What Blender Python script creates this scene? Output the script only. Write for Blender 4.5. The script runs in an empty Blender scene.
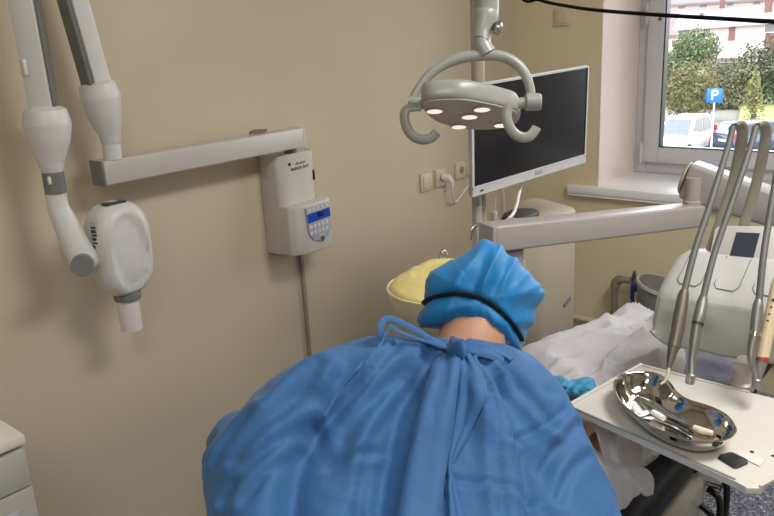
import bpy, bmesh, math, random
import numpy as np
from mathutils import Vector, Matrix, noise
from mathutils.bvhtree import BVHTree
random.seed(7)
SC = bpy.context.scene
COL = SC.collection
PI = math.pi

# ------------------------------------------------------------------ camera
CAM_H = 1.62
CR = Vector((0.76945867, 0.63676951, -0.04957768))
CU = Vector((-0.14375714, 0.24829781, 0.95795724))
CF = Vector((-0.62230799, 0.72998136, -0.28259507))
FPX = 755.0
cam = bpy.data.cameras.new('camera')
cam.sensor_width = 36.0
cam.lens = FPX / 774 * 36
cam.clip_start = 0.05
cam.clip_end = 600
co = bpy.data.objects.new('camera', cam)
COL.objects.link(co)
m = Matrix.Identity(4)
for i in range(3):
    m[i][0] = CR[i]; m[i][1] = CU[i]; m[i][2] = -CF[i]
m[2][3] = CAM_H
co.matrix_world = m
SC.camera = co

# ------------------------------------------------------------------ light
SC.view_settings.view_transform = 'Standard'
SC.view_settings.look = 'None'
SC.view_settings.gamma = 1.0
SC.view_settings.use_curve_mapping = False
SC.view_settings.exposure = 0.0
world = bpy.data.worlds.new('overcast_sky')
SC.world = world
world.use_nodes = True
wb = world.node_tree.nodes['Background']
wb.inputs[0].default_value = (0.93, 0.96, 1.0, 1)
wb.inputs[1].default_value = 5.4


def area(name, loc, size, power, color, target):
    l = bpy.data.lights.new(name, 'AREA')
    l.shape = 'RECTANGLE'
    l.size, l.size_y = size
    l.energy = power
    l.color = color
    o = bpy.data.objects.new(name, l)
    COL.objects.link(o)
    o.location = loc
    o.rotation_euler = (Vector(target) - Vector(loc)).to_track_quat('-Z', 'Y').to_euler()
    return o


area('ceiling_lamp_front', (0.3, 1.7, 2.77), (0.6, 1.2), 48, (1.0, 0.99, 0.985), (0.3, 1.7, 0))
area('ceiling_lamp_rear', (0.3, -0.7, 2.77), (0.6, 1.2), 26, (1.0, 0.99, 0.985), (0.3, -0.7, 0))


# ------------------------------------------------------------------ helpers
def ray(px, py):
    return CF + CR * ((px - 387) / FPX) - CU * ((py - 258) / FPX)


def P(px, py, X=None, Y=None, Z=None, t=None):
    """a point of the room on the plane X=, Y= or Z=, or at distance t"""
    d = ray(px, py)
    if X is not None: s = X / d.x
    elif Y is not None: s = Y / d.y
    elif Z is not None: s = (Z - CAM_H) / d.z
    else: s = t
    return Vector((0, 0, CAM_H)) + d * s


def on_plane(px, py, pt, n):
    d = ray(px, py); o = Vector((0, 0, CAM_H))
    return o + d * ((pt - o).dot(n) / d.dot(n))


def S(r, g, b):
    def f(c):
        c /= 255
        return c / 12.92 if c <= 0.04045 else ((c + 0.055) / 1.055) ** 2.4
    return (f(r), f(g), f(b), 1)


MATS = {}


def mat(name, rgb, rough=0.5, metal=0.0, vary=0.06, scale=8.0, bump=0.0, bscale=60.0, spec=0.5, emit=None, coat=0.0, trans=0.0, alpha=1.0, sheen=0.0):
    if name in MATS: return MATS[name]
    mt = bpy.data.materials.new(name)
    mt.use_nodes = True
    nt = mt.node_tree; N = nt.nodes; L = nt.links
    b = N['Principled BSDF']
    c = rgb if len(rgb) == 4 else S(*rgb)
    b.inputs['Roughness'].default_value = rough
    b.inputs['Metallic'].default_value = metal
    b.inputs['Specular IOR Level'].default_value = spec
    b.inputs['Coat Weight'].default_value = coat
    b.inputs['Transmission Weight'].default_value = trans
    b.inputs['Alpha'].default_value = alpha
    b.inputs['Sheen Weight'].default_value = sheen
    tc = N.new('ShaderNodeTexCoord')
    if vary:
        nz = N.new('ShaderNodeTexNoise')
        nz.inputs['Scale'].default_value = scale
        nz.inputs['Detail'].default_value = 5
        L.new(tc.outputs['Object'], nz.inputs['Vector'])
        rp = N.new('ShaderNodeValToRGB')
        rp.color_ramp.elements[0].position = 0.3
        rp.color_ramp.elements[1].position = 0.7
        rp.color_ramp.elements[0].color = tuple(x * (1 - vary) for x in c[:3]) + (1,)
        rp.color_ramp.elements[1].color = tuple(min(1, x * (1 + vary)) for x in c[:3]) + (1,)
        L.new(nz.outputs['Fac'], rp.inputs['Fac'])
        L.new(rp.outputs['Color'], b.inputs['Base Color'])
    else:
        b.inputs['Base Color'].default_value = c
    if bump:
        nb = N.new('ShaderNodeTexNoise')
        nb.inputs['Scale'].default_value = bscale
        nb.inputs['Detail'].default_value = 6
        L.new(tc.outputs['Object'], nb.inputs['Vector'])
        bp = N.new('ShaderNodeBump')
        bp.inputs['Strength'].default_value = bump
        bp.inputs['Distance'].default_value = 0.01
        L.new(nb.outputs['Fac'], bp.inputs['Height'])
        L.new(bp.outputs['Normal'], b.inputs['Normal'])
    if emit:
        b.inputs['Emission Color'].default_value = S(*emit[0])
        b.inputs['Emission Strength'].default_value = emit[1]
    MATS[name] = mt
    return mt


def glass_mat(name, tint=(1, 1, 1, 1), gloss=0.08):
    if name in MATS: return MATS[name]
    mt = bpy.data.materials.new(name); mt.use_nodes = True
    nt = mt.node_tree; N = nt.nodes; L = nt.links
    N.clear()
    out = N.new('ShaderNodeOutputMaterial'); mx = N.new('ShaderNodeMixShader')
    tr = N.new('ShaderNodeBsdfTransparent'); tr.inputs[0].default_value = tint
    gl = N.new('ShaderNodeBsdfGlossy'); gl.inputs['Roughness'].default_value = 0.02
    fr = N.new('ShaderNodeFresnel'); fr.inputs[0].default_value = 1.35
    L.new(fr.outputs[0], mx.inputs[0]); L.new(tr.outputs[0], mx.inputs[1]); L.new(gl.outputs[0], mx.inputs[2])
    L.new(mx.outputs[0], out.inputs[0])
    MATS[name] = mt
    return mt


class B:
    """collects shapes into one mesh, in world coordinates"""
    def __init__(s, M=None):
        s.bm = bmesh.new()
        s.M = M or Matrix.Identity(4)

    def _t(s, vs):
        for v in vs: v.co = s.M @ v.co

    def box(s, c, d, bev=0.0, seg=2, rot=None):
        r = bmesh.ops.create_cube(s.bm, size=1)
        vs = r['verts']
        rm = rot.to_4x4() if rot else Matrix.Identity(4)
        T = Matrix.Translation(Vector(c)) @ rm @ Matrix.Diagonal((d[0], d[1], d[2], 1))
        for v in vs: v.co = s.M @ (T @ v.co)
        if bev:
            es = list({e for v in vs for e in v.link_edges})
            bmesh.ops.bevel(s.bm, geom=es, offset=bev, segments=seg, profile=0.5, affect='EDGES')
        return s

    def b2(s, lo, hi, bev=0.0, seg=2):
        lo = Vector(lo); hi = Vector(hi)
        return s.box((lo + hi) / 2, hi - lo, bev, seg)

    def ring_loft(s, rings, cap=True, closed=True):
        R = [[s.bm.verts.new(s.M @ Vector(p)) for p in r] for r in rings]
        n = len(R[0])
        for a, b in zip(R, R[1:]):
            for i in range(n if closed else n - 1):
                j = (i + 1) % n
                try: s.bm.faces.new((a[i], a[j], b[j], b[i]))
                except ValueError: pass
        if cap and closed:
            try:
                s.bm.faces.new(list(reversed(R[0]))); s.bm.faces.new(R[-1])
            except ValueError: pass
        return s

    def tube(s, pts, r, n=12, flat=1.0, up=None, cap=True):
        pts = [Vector(p) for p in pts]
        rs = r if isinstance(r, (list, tuple)) else [r] * len(pts)
        rings = []; prev = None
        for i, p in enumerate(pts):
            a = pts[max(0, i - 1)]; b = pts[min(len(pts) - 1, i + 1)]
            t = (b - a).normalized()
            if prev is None:
                u = Vector(up) if up is not None else (Vector((0, 0, 1)) if abs(t.z) < 0.9 else Vector((1, 0, 0)))
            else:
                u = prev
            u = (u - t * u.dot(t)).normalized(); w = t.cross(u); prev = u
            rings.append([p + (u * math.cos(k * 2 * PI / n) * flat + w * math.sin(k * 2 * PI / n)) * rs[i] for k in range(n)])
        return s.ring_loft(rings, cap)

    def cyl(s, a, b, r, n=20, r2=None):
        return s.tube([a, b], [r, r if r2 is None else r2], n)

    def lathe(s, prof, c=(0, 0, 0), n=32, ax=None, cap=True):
        rm = Matrix.Identity(3)
        if ax is not None:
            rm = Vector((0, 0, 1)).rotation_difference(Vector(ax).normalized()).to_matrix()
        c = Vector(c)
        return s.ring_loft([[c + rm @ Vector((r * math.cos(2 * PI * k / n), r * math.sin(2 * PI * k / n), z)) for k in range(n)] for r, z in prof], cap)

    def prism(s, poly, off, bev=0.0):
        """poly: 3-D outline, off: extrusion vector"""
        off = Vector(off)
        a = [s.bm.verts.new(s.M @ Vector(p)) for p in poly]
        b = [s.bm.verts.new(s.M @ (Vector(p) + off)) for p in poly]
        n = len(a)
        fs = [s.bm.faces.new(a), s.bm.faces.new(list(reversed(b)))]
        for i in range(n):
            j = (i + 1) % n
            fs.append(s.bm.faces.new((a[j], a[i], b[i], b[j])))
        if bev:
            es = list({e for v in a + b for e in v.link_edges})
            bmesh.ops.bevel(s.bm, geom=es, offset=bev, segments=2, profile=0.5, affect='EDGES')
        return s

    def grid(s, fn, nu, nv):
        V = [[s.bm.verts.new(s.M @ Vector(fn(i / (nu - 1), j / (nv - 1)))) for j in range(nv)] for i in range(nu)]
        for i in range(nu - 1):
            for j in range(nv - 1):
                s.bm.faces.new((V[i][j], V[i + 1][j], V[i + 1][j + 1], V[i][j + 1]))
        return s

    def sphere(s, c, r, n=16, sc=(1, 1, 1)):
        v = bmesh.ops.create_uvsphere(s.bm, u_segments=n, v_segments=n // 2 + 2, radius=r)['verts']
        for q in v: q.co = s.M @ (Vector(c) + Vector((q.co.x * sc[0], q.co.y * sc[1], q.co.z * sc[2])))
        return s


WL = {}


def wloc(o):
    return WL.get(o.name, Vector((0, 0, 0))) if o else Vector((0, 0, 0))


def tag(o, label=None, cat=None, group=None, kind=None):
    if label: o['label'] = label
    if cat: o['category'] = cat
    if group: o['group'] = group
    if kind: o['kind'] = kind
    return o


def thing(name, label, cat, loc, group=None):
    o = bpy.data.objects.new(name, None)
    COL.objects.link(o)
    o.location = loc
    o.empty_display_size = 0.05
    WL[o.name] = Vector(loc)
    return tag(o, label, cat, group)


def link_mesh(name, me, material, parent=None, loc=None):
    o = bpy.data.objects.new(name, me)
    COL.objects.link(o)
    if parent: o.parent = parent
    elif loc is not None: o.location = loc
    WL[o.name] = wloc(parent) if parent else (Vector(loc) if loc is not None else Vector((0, 0, 0)))
    me.materials.clear(); me.materials.append(material)
    return o


def obj(name, b, material, parent=None, ang=38, smooth=True, origin=True):
    bm = b.bm if isinstance(b, B) else b
    bmesh.ops.remove_doubles(bm, verts=bm.verts, dist=1e-6)
    bmesh.ops.recalc_face_normals(bm, faces=bm.faces)
    if parent:
        org = wloc(parent)
    else:
        xs = [v.co for v in bm.verts]
        lo = [min(v[i] for v in xs) for i in range(3)]; hi = [max(v[i] for v in xs) for i in range(3)]
        org = Vector(((lo[0] + hi[0]) / 2, (lo[1] + hi[1]) / 2, lo[2]))
    for v in bm.verts: v.co -= org
    a = math.radians(ang)
    for f in bm.faces: f.smooth = smooth
    for e in bm.edges:
        e.smooth = not (len(e.link_faces) == 2 and e.calc_face_angle(0) > a)
    me = bpy.data.meshes.new(name)
    bm.to_mesh(me); bm.free()
    return link_mesh(name, me, material, parent, org)


def struct(name, b, material, parent=None, **k):
    o = obj(name, b, material, parent, **k)
    o['kind'] = 'structure'
    return o


def solid(o, th, off=0.0):
    md = o.modifiers.new('thickness', 'SOLIDIFY'); md.thickness = th; md.offset = off
    return o


def bake(o):
    """apply the modifiers of an object to its mesh"""
    dg = bpy.context.evaluated_depsgraph_get(); dg.update()
    me = bpy.data.meshes.new_from_object(o.evaluated_get(dg))
    o.modifiers.clear(); o.data = me
    return o


def text(name, body, size, origin, right, up, material, parent, depth=0.0004, align='CENTER', org=None):
    cu = bpy.data.curves.new(name, 'FONT')
    cu.body = body; cu.size = size; cu.extrude = depth; cu.align_x = align; cu.align_y = 'CENTER'
    t = bpy.data.objects.new(name, cu)
    COL.objects.link(t)
    dg = bpy.context.evaluated_depsgraph_get(); dg.update()
    me = bpy.data.meshes.new_from_object(t.evaluated_get(dg))
    bpy.data.objects.remove(t)
    r = Vector(right).normalized(); u = Vector(up); u = (u - r * u.dot(r)).normalized(); n = r.cross(u)
    base = Vector(origin) - wloc(parent)
    for v in me.vertices:
        c = v.co.copy(); v.co = base + r * c.x + u * c.y + n * c.z
    return link_mesh(name, me, material, parent)


def spline(pts, k=8):
    """Catmull-Rom through pts"""
    pts = [Vector(p) for p in pts]; out = []
    for i in range(len(pts) - 1):
        p0 = pts[max(0, i - 1)]; p1 = pts[i]; p2 = pts[i + 1]; p3 = pts[min(len(pts) - 1, i + 2)]
        for j in range(k):
            t = j / k
            out.append(0.5 * ((2 * p1) + (p2 - p0) * t + (2 * p0 - 5 * p1 + 4 * p2 - p3) * t * t + (3 * p1 - p0 - 3 * p2 + p3) * t ** 3))
    out.append(pts[-1])
    return out


def basis(right, up, o):
    r = Vector(right).normalized(); u = Vector(up); u = (u - r * u.dot(r)).normalized(); n = r.cross(u)
    M = Matrix.Identity(4)
    for i in range(3):
        M[i][0] = r[i]; M[i][1] = u[i]; M[i][2] = n[i]; M[i][3] = o[i]
    return M


# ------------------------------------------------------------------ materials
WHITE = mat('white_plastic', (212, 210, 205), 0.32, vary=0.02, spec=0.5)
CREAM = mat('cream_plastic', (222, 217, 200), 0.4, vary=0.03)
GREYP = mat('grey_plastic', (120, 121, 120), 0.45, vary=0.04)
DARKP = mat('dark_plastic', (58, 60, 60), 0.4, vary=0.05)
BLACK = mat('black_plastic', (16, 16, 18), 0.35, vary=0.05)
CHROME = mat('chrome', (215, 215, 215), 0.12, metal=1.0, vary=0.03)
STEEL = mat('satin_steel', (172, 172, 170), 0.3, metal=1.0, vary=0.05)
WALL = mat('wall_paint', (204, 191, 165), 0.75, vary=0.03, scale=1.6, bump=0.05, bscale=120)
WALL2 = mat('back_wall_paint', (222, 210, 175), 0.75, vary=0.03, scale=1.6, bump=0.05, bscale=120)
REVEAL = mat('reveal_paint', (242, 228, 220), 0.7, vary=0.03, scale=2)
CEIL = mat('ceiling_paint', (235, 232, 224), 0.8, vary=0.02)
PVC = mat('window_frame_white', (204, 203, 205), 0.35, vary=0.02)


def floor_mat():
    mt = bpy.data.materials.new('speckled_floor'); mt.use_nodes = True
    N = mt.node_tree.nodes; L = mt.node_tree.links; b = N['Principled BSDF']
    tc = N.new('ShaderNodeTexCoord')
    vo = N.new('ShaderNodeTexVoronoi'); vo.inputs['Scale'].default_value = 150
    L.new(tc.outputs['Object'], vo.inputs['Vector'])
    sp = N.new('ShaderNodeSeparateColor'); L.new(vo.outputs['Color'], sp.inputs[0])
    rp = N.new('ShaderNodeValToRGB'); rp.color_ramp.interpolation = 'CONSTANT'
    e = rp.color_ramp.elements
    e[0].color = S(104, 110, 128); e[1].position = 0.45; e[1].color = S(140, 146, 166)
    x = e.new(0.72); x.color = S(176, 182, 200); x = e.new(0.88); x.color = S(66, 70, 84); x = e.new(0.95); x.color = S(215, 218, 230)
    L.new(sp.outputs[0], rp.inputs[0]); L.new(rp.outputs[0], b.inputs['Base Color'])
    b.inputs['Roughness'].default_value = 0.35
    return mt


# ------------------------------------------------------------------ the room
XL, XR, YB, YF, ZC = -2.0, 2.4, 3.4, -1.8, 2.8
YO = 3.98                                    # outer face of the window wall
WX0, WX1, WZ0, WZ1 = -1.54, 0.35, 0.86, 2.5  # window opening
struct('floor', B().b2((XL - .2, YF - .2, -0.2), (XR + .2, YO, 0)), floor_mat())
struct('ceiling', B().b2((XL - .2, YF - .2, ZC), (XR + .2, YO, ZC + .2)), CEIL)
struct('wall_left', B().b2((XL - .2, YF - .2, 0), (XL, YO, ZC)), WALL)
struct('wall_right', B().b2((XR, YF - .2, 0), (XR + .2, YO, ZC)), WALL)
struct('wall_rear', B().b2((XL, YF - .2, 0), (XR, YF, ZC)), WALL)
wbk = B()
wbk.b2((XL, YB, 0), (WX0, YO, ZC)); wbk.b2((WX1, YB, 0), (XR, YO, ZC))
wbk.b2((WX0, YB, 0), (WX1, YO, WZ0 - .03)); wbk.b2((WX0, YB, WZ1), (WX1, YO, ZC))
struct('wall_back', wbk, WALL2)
struct('trim_1', B().b2((WX0, YB + .002, WZ0), (WX0 + .004, 3.86, WZ1)), REVEAL)      # plastered window reveal
sill = B()
sill.b2((-1.684, 3.365, WZ0 - .028), (0.5, 3.399, WZ0 + .012), .004)
sill.b2((WX0 + .001, 3.39, WZ0 - .028), (WX1 - .001, 3.85, WZ0 + .012), .003)
sill.b2((-1.68, 3.369, WZ0 - .04), (0.49, 3.399, WZ0 - .03), .002)
w1 = thing('window_1', None, None, (-0.6, 3.84, WZ0)); w1['kind'] = 'structure'
struct('window_sill', sill, mat('sill_white', (252, 252, 253), 0.3, vary=0.02), w1)
fr = B()
FY0, FY1 = 3.80, 3.88


def frame(b, x0, x1, z0, z1, w, y0, y1, bev=.006):
    b.b2((x0, y0, z0), (x0 + w, y1, z1), bev); b.b2((x1 - w, y0, z0), (x1, y1, z1), bev)
    b.b2((x0 + w * .98, y0, z0), (x1 - w * .98, y1, z0 + w), bev); b.b2((x0 + w * .98, y0, z1 - w), (x1 - w * .98, y1, z1), bev)


frame(fr, WX0 + .004, WX1, WZ0 + .012, WZ1, .062, 3.83, 3.9)
fr.b2((-.66, 3.83, WZ0 + .07), (-.58, 3.9, WZ1 - .06), .006)
struct('window_frame', fr, PVC, w1)
sash = B()
frame(sash, -1.482, -.655, WZ0 + .07, WZ1 - .06, .078, 3.80, 3.87)
struct('window_sash', sash, PVC, w1)
seal = B()
frame(seal, -1.407, -.73, WZ0 + .145, WZ1 - .135, .009, 3.812, 3.86, 0)
struct('window_seal', seal, BLACK, w1)
struct('window_pane', B().b2((-1.405, 3.838, WZ0 + .147), (-.735, 3.842, WZ1 - .137)), glass_mat('window_glass'), w1)
sash2 = B()
frame(sash2, -.585, WX1 - .055, WZ0 + .07, WZ1 - .06, .078, 3.80, 3.87)
struct('window_sash', sash2, PVC, w1)
struct('window_pane', B().b2((-.51, 3.838, WZ0 + .147), (WX1 - .13, 3.842, WZ1 - .137)), MATS['window_glass'], w1)
for zz in (1.66, 0.985):
    hb = B(); hb.cyl((-1.487, 3.793, zz - .045), (-1.487, 3.793, zz + .045), .008, 12); hb.b2((-1.494, 3.795, zz - .03), (-1.476, 3.805, zz + .03), .002)
    hb.cyl((-1.487, 3.793, zz - .052), (-1.487, 3.793, zz - .045), .0095, 12)
    struct('window_hinge', hb, PVC, w1)
struct('sash_plug', B().cyl((-1.425, 3.803, 1.63), (-1.425, 3.797, 1.63), .009), mat('brown_plug', (110, 84, 66), .5), w1)
sk = B()
sk.tube([(XL + .02, 3.372, .185), (-.9, 3.372, .185), (2.3, 3.372, .185)], .016, 12)
sk.cyl((-1.30, 3.372, .185), (-1.30, 3.4, .185), .01); sk.cyl((.3, 3.372, .185), (.3, 3.4, .185), .01)
tag(obj('heating_pipe', sk, mat('painted_pipe', (205, 196, 170), .45)), 'thin cream painted pipe running low along the wall under the window', 'pipe')
# ------------------------------------------------------------------ wall-mounted x-ray unit
XW = mat('xray_white', (216, 214, 210), 0.33, vary=0.015)
xr = thing('dental_xray_unit', 'white wall-mounted dental x-ray unit with folded arm and control box on the beige wall', 'x-ray unit', (-2.0, 1.6, 0.9))
b = B()
b.b2((-1.999, 1.692, .902), (-1.93, 1.872, 1.25), .004)
arc = [(-1.94, 1.692)] + [(-1.94 + .045 * math.sin(a) ** .6, 1.782 - .09 * math.copysign(abs(math.cos(a)) ** .75, math.cos(a))) for a in [i * PI / 18 for i in range(19)]] + [(-1.94, 1.872)]
b.prism([(x, y, 1.06) for x, y in arc], (0, 0, .19), .004)
lo = [(-1.95, 1.692), (-1.876, 1.694), (-1.858, 1.712), (-1.846, 1.75), (-1.842, 1.79), (-1.846, 1.845), (-1.854, 1.876), (-1.868, 1.889), (-1.95, 1.889)]
b.prism([(x, y, .905) for x, y in lo], (.0, 0, .172), .006)
box = obj('control_box', b, mat('xray_box', (200, 195, 186), .35, vary=.015), xr)
b = B(); pan = [(1.744, 1.067), (1.857, 1.072), (1.863, .98), (1.845, .952), (1.806, .938), (1.772, .95), (1.752, .98)]
b.prism([(-1.845, y, z) for y, z in pan], (.006, 0, 0), .001)
pn = obj('control_panel', b, mat('panel_grey', (170, 174, 178), .5), box)
b = B(); b.prism([(-1.8388, 1.748, 1.045), (-1.8388, 1.858, 1.05), (-1.8388, 1.860, 1.018), (-1.8388, 1.750, 1.013)], (.0012, 0, 0))
sc = obj('display', b, mat('display_blue', (24, 58, 150), .3, vary=.05, emit=((24, 58, 150), .25)), box)
obj('display_digits', B().b2((-1.8375, 1.795, 1.026), (-1.837, 1.825, 1.042)), mat('display_dark', (14, 26, 60), .3), box)
for i in range(2):
    for j in range(5):
        y = 1.762 + j * .0195; z = 1.0 - i * .022 + (y - 1.8) * .04
        obj('button', B().box((-1.8382, y, z), (.0015, .014, .013), .002), mat('button_light', (206, 208, 210), .5), box)
for j in range(5):
    obj('button', B().box((-1.8382, 1.76 + j * .021, 1.058 + j * .0008), (.0012, .016, .009), .002), MATS['button_light'], box)
obj('exposure_button', B().cyl((-1.8389, 1.812, .948), (-1.836, 1.812, .948), .011, 20), mat('button_dark', (90, 92, 96), .4), box)
obj('exposure_button_ring', B().cyl((-1.8389, 1.812, .948), (-1.8372, 1.812, .948), .014, 20), XW, box)
obj('power_switch', B().box((-1.915, 1.853, 1.16), (.03, .016, .036), .003, rot=Matrix.Rotation(.75, 3, 'Z')), BLACK, box)
obj('rating_plate', B().b2((-1.985, 1.6905, 1.17), (-1.955, 1.693, 1.2)), mat('plate_grey', (190, 190, 186), .5), box)
obj('logo_mark', B().cyl((-1.902, 1.738, 1.216), (-1.8945, 1.742, 1.216), .0055, 14), BLACK, box)
text('maker_lettering', 'villa·sistemi', .0105, (-1.8935, 1.788, 1.215), (0, 1, .03), (0, 0, 1), DARKP, box)
text('model_lettering', 'ENDOX ACP', .0145, (-1.8935, 1.784, 1.198), (0, 1, .03), (0, 0, 1), BLACK, box)
obj('arm_pivot', B().cyl((-1.92, 1.77, 1.245), (-1.92, 1.77, 1.275), .022, 20), GREYP, xr)
XB = mat('xray_bar', (196, 190, 180), .35, vary=.015)
ba = B().b2((-1.93, 1.05, 1.27), (-1.87, 1.792, 1.334), .004)
bar = obj('horizontal_arm', ba, XB, xr)
obj('end_cap', B().b2((-1.932, 1.043, 1.268), (-1.868, 1.051, 1.336), .003), GREYP, bar)
obj('end_cap', B().b2((-1.931, 1.791, 1.269), (-1.869, 1.797, 1.335), .002), XW, bar)


CHN = mat('channel_grey', (112, 113, 108), .5, vary=.05)
def channel_arm(name, a, bb, wid, dep, ang, white, dark):
    """a straight arm: white shell with a dark recessed channel along one side"""
    a = Vector(a); bb = Vector(bb); t = (bb - a).normalized()
    fx = Vector((math.cos(ang), math.sin(ang), 0)); fx = (fx - t * fx.dot(t)).normalized(); fy = t.cross(fx)
    def bx(x0, x1, y0, y1, bev):
        q = B()
        ps = [a + fx * x0 + fy * y0, a + fx * x1 + fy * y0, a + fx * x1 + fy * y1, a + fx * x0 + fy * y1]
        return q.prism(ps, bb - a, bev)
    o = obj(name, bx(-dep / 2, dep / 2, -wid / 2, wid / 2, .006), white, xr)
    return o, fx, fy


A1a = Vector((-1.89, 1.087, 1.50)); A1b = Vector((-1.89, 1.005, 2.08))
t1 = (A1b - A1a).normalized()
ar, fx, fy = channel_arm('lower_arm', A1a, A1b, .048, .06, 0, XW, DARKP)
q = B(); c1 = A1a + Vector((0, -.0245, -.01)); c2 = A1b + Vector((0, -.0245, 0))
q.prism([c1 + Vector((-.022, 0, 0)), c1 + Vector((.026, 0, 0)), c1 + Vector((.026, -.012, 0)), c1 + Vector((-.022, -.012, 0))], c2 - c1, .003)
obj('spring_channel', q, CHN, ar)
# joint cover above the bar end
def pod(pts, radii, flat=1.0, n=20, up=(1, 0, 0)):
    return B().tube(spline(pts, 6), list(np.interp(np.linspace(0, len(pts) - 1, 6 * (len(pts) - 1) + 1), range(len(pts)), radii)), n, flat, up)


jc = pod([(-1.89, 1.092, 1.375), (-1.89, 1.092, 1.40), (-1.89, 1.087, 1.455), (-1.89, 1.083, 1.50), (-1.89, 1.078, 1.535), (-1.89, 1.076, 1.547)], [.022, .028, .044, .051, .044, .016], 1.1)
obj('joint_cover', jc, XW, xr)
obj('swivel_collar', B().cyl((-1.89, 1.092, 1.334), (-1.89, 1.092, 1.376), .024, 24), XW, xr)
A2a = Vector((-1.865, .912, 1.46)); A2b = Vector((-1.865, .905, 2.08))
ar2, fx, fy = channel_arm('upper_arm', A2a, A2b, .056, .05, -PI / 4, XW, DARKP)
d2 = Vector((math.cos(PI / 4), math.sin(PI / 4), 0))
q = B(); s2 = Vector((d2.y, -d2.x, 0))
c1 = A2a + d2 * .028 ; c2 = A2b + d2 * .028
q.prism([c1 - s2 * .02, c1 + s2 * .018, c1 + s2 * .018 + d2 * .006, c1 - s2 * .02 + d2 * .006], c2 - c1, .002)
obj('spring_channel', q, CHN, ar2)
obj('elbow', B().tube([(-1.89, 1.03, 2.08), (-1.885, .99, 2.12), (-1.875, .94, 2.12), (-1.865, .89, 2.08)], [.03, .05, .05, .03], 20), XW, xr)
obj('clip', B().box(A2a + Vector((.012, -.036, .13)), (.02, .01, .036), .002), XW, ar2)
jc2 = pod([(-1.865, .907, 1.33), (-1.865, .908, 1.36), (-1.865, .912, 1.41), (-1.865, .914, 1.45), (-1.865, .914, 1.485), (-1.865, .914, 1.497)], [.024, .032, .05, .057, .05, .016], 1.05)
obj('joint_cover', jc2, XW, xr)
obj('swivel_band', B().cyl((-1.865, .906, 1.278), (-1.865, .907, 1.332), .0265, 24), GREYP, xr)
obj('band_catch', B().box((-1.845, .885, 1.315), (.008, .008, .02), .002), XW, xr)
yk = pod([(-1.865, .906, 1.285), (-1.863, .905, 1.24), (-1.855, .912, 1.20), (-1.845, .924, 1.14), (-1.838, .934, 1.10), (-1.836, .94, 1.08), (-1.836, .943, 1.066)], [.026, .027, .031, .036, .038, .033, .014], .85)
obj('yoke', yk, XW, xr)
obj('yoke_cap', B().cyl((-1.812, .918, 1.094), (-1.788, .902, 1.096), .028, 28), GREYP, xr)
obj('yoke_pivot', B().cyl((-1.842, .95, 1.09), (-1.845, 1.02, 1.095), .024, 20), XW, xr)
# tube head: an upright rounded body with a scooped face
hc = Vector((-1.845, 1.043, 1.10))
def head_pt(u, v, grow=1.0):
    z = (v - .5) * 2
    prof = (1 - abs(z) ** 3.2) ** (1 / 2.4)
    a = u * 2 * PI
    wx = .066 * (1 + .04 * z); wy = (.083 if math.sin(a) > 0 else .079) * (1 + .03 * z)
    c, s_ = math.cos(a), math.sin(a)
    e = 2 / 3.0
    x = math.copysign(abs(c) ** e, c) * wx * prof; y = math.copysign(abs(s_) ** e, s_) * wy * prof
    return Vector((x, y, z * .133))
hb = B()
rings = []
for j in range(25):
    v = .001 + .998 * j / 24
    rings.append([head_pt(i / 40, v) for i in range(40)])
FV = Vector((.93, -.18, 0)).normalized()     # scooped face turned to the room
SV = Vector((-FV.y, FV.x, 0))
for r in rings:
    for k, p in enumerate(r):
        f = p.dot(FV); w = p.dot(SV) - .012
        el = (w / .047) ** 2 + ((p.z + .005) / .098) ** 2
        if f > 0 and el < 1.25:
            p -= FV * .015 * max(0, min(1, (1.25 - el) / .22))
        r[k] = p + hc
hb.ring_loft(rings)
hd = obj('tube_head', hb, XW, xr, ang=60)
obj('collimator_ring', B().lathe([(.036, 0), (.037, .003), (.037, .022), (.035, .026)], (-1.848, 1.048, .953), 32), GREYP, xr)
obj('aiming_cone', B().lathe([(.0285, 0), (.029, .002), (.0315, .105), (.025, .106), (.0245, .004)], (-1.85, 1.047, .862), 32, cap=False), mat('cone_white', (232, 224, 220), .3), xr)
obj('top_vent', B().box(hc + Vector((.012, -.002, .1285)), (.03, .06, .006), .002), DARKP, hd)
# side label on the head
lab = B().box(hc + Vector((.022, -.0755, .052)), (.022, .0025, .082), .001, rot=Matrix.Rotation(.25, 3, 'Z'))
obj('scale_label', lab, mat('label_grey', (176, 178, 178), .5), hd)
for k in range(6):
    obj('scale_mark', B().box(hc + Vector((.0225 + (k % 2) * .002, -.0772, .026 + k * .0105)), (.015, .0016, .005 if k % 2 else .008), rot=Matrix.Rotation(.25, 3, 'Z')), DARKP, hd)

# wire ring on the bar
pts = [(-1.915 + .012 * math.sin(a), 1.632 + .036 * math.cos(a), 1.3385 + .0015 * math.sin(a * 3)) for a in [i * 2 * PI / 28 for i in range(29)]]
rg = B().tube(pts, .0022, 8)
rg.tube([(x + .002, y * .92 + 1.632 * .08, z + .005) for x, y, z in pts], .0022, 8)
tag(obj('wire_loop', rg, mat('brass_wire', (150, 135, 110), .35, metal=.8)), 'small loop of thin wire lying on top of the white x-ray arm', 'wire loop')
# cable trunking below the control box
ct = B().b2((-1.999, 1.841, .02), (-1.988, 1.856, .899), .003)
tag(obj('cable_trunking', ct, mat('trunking_grey', (150, 142, 128), .5)), 'narrow grey cable trunking running down the wall below the x-ray control box', 'cable trunking')

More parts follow.
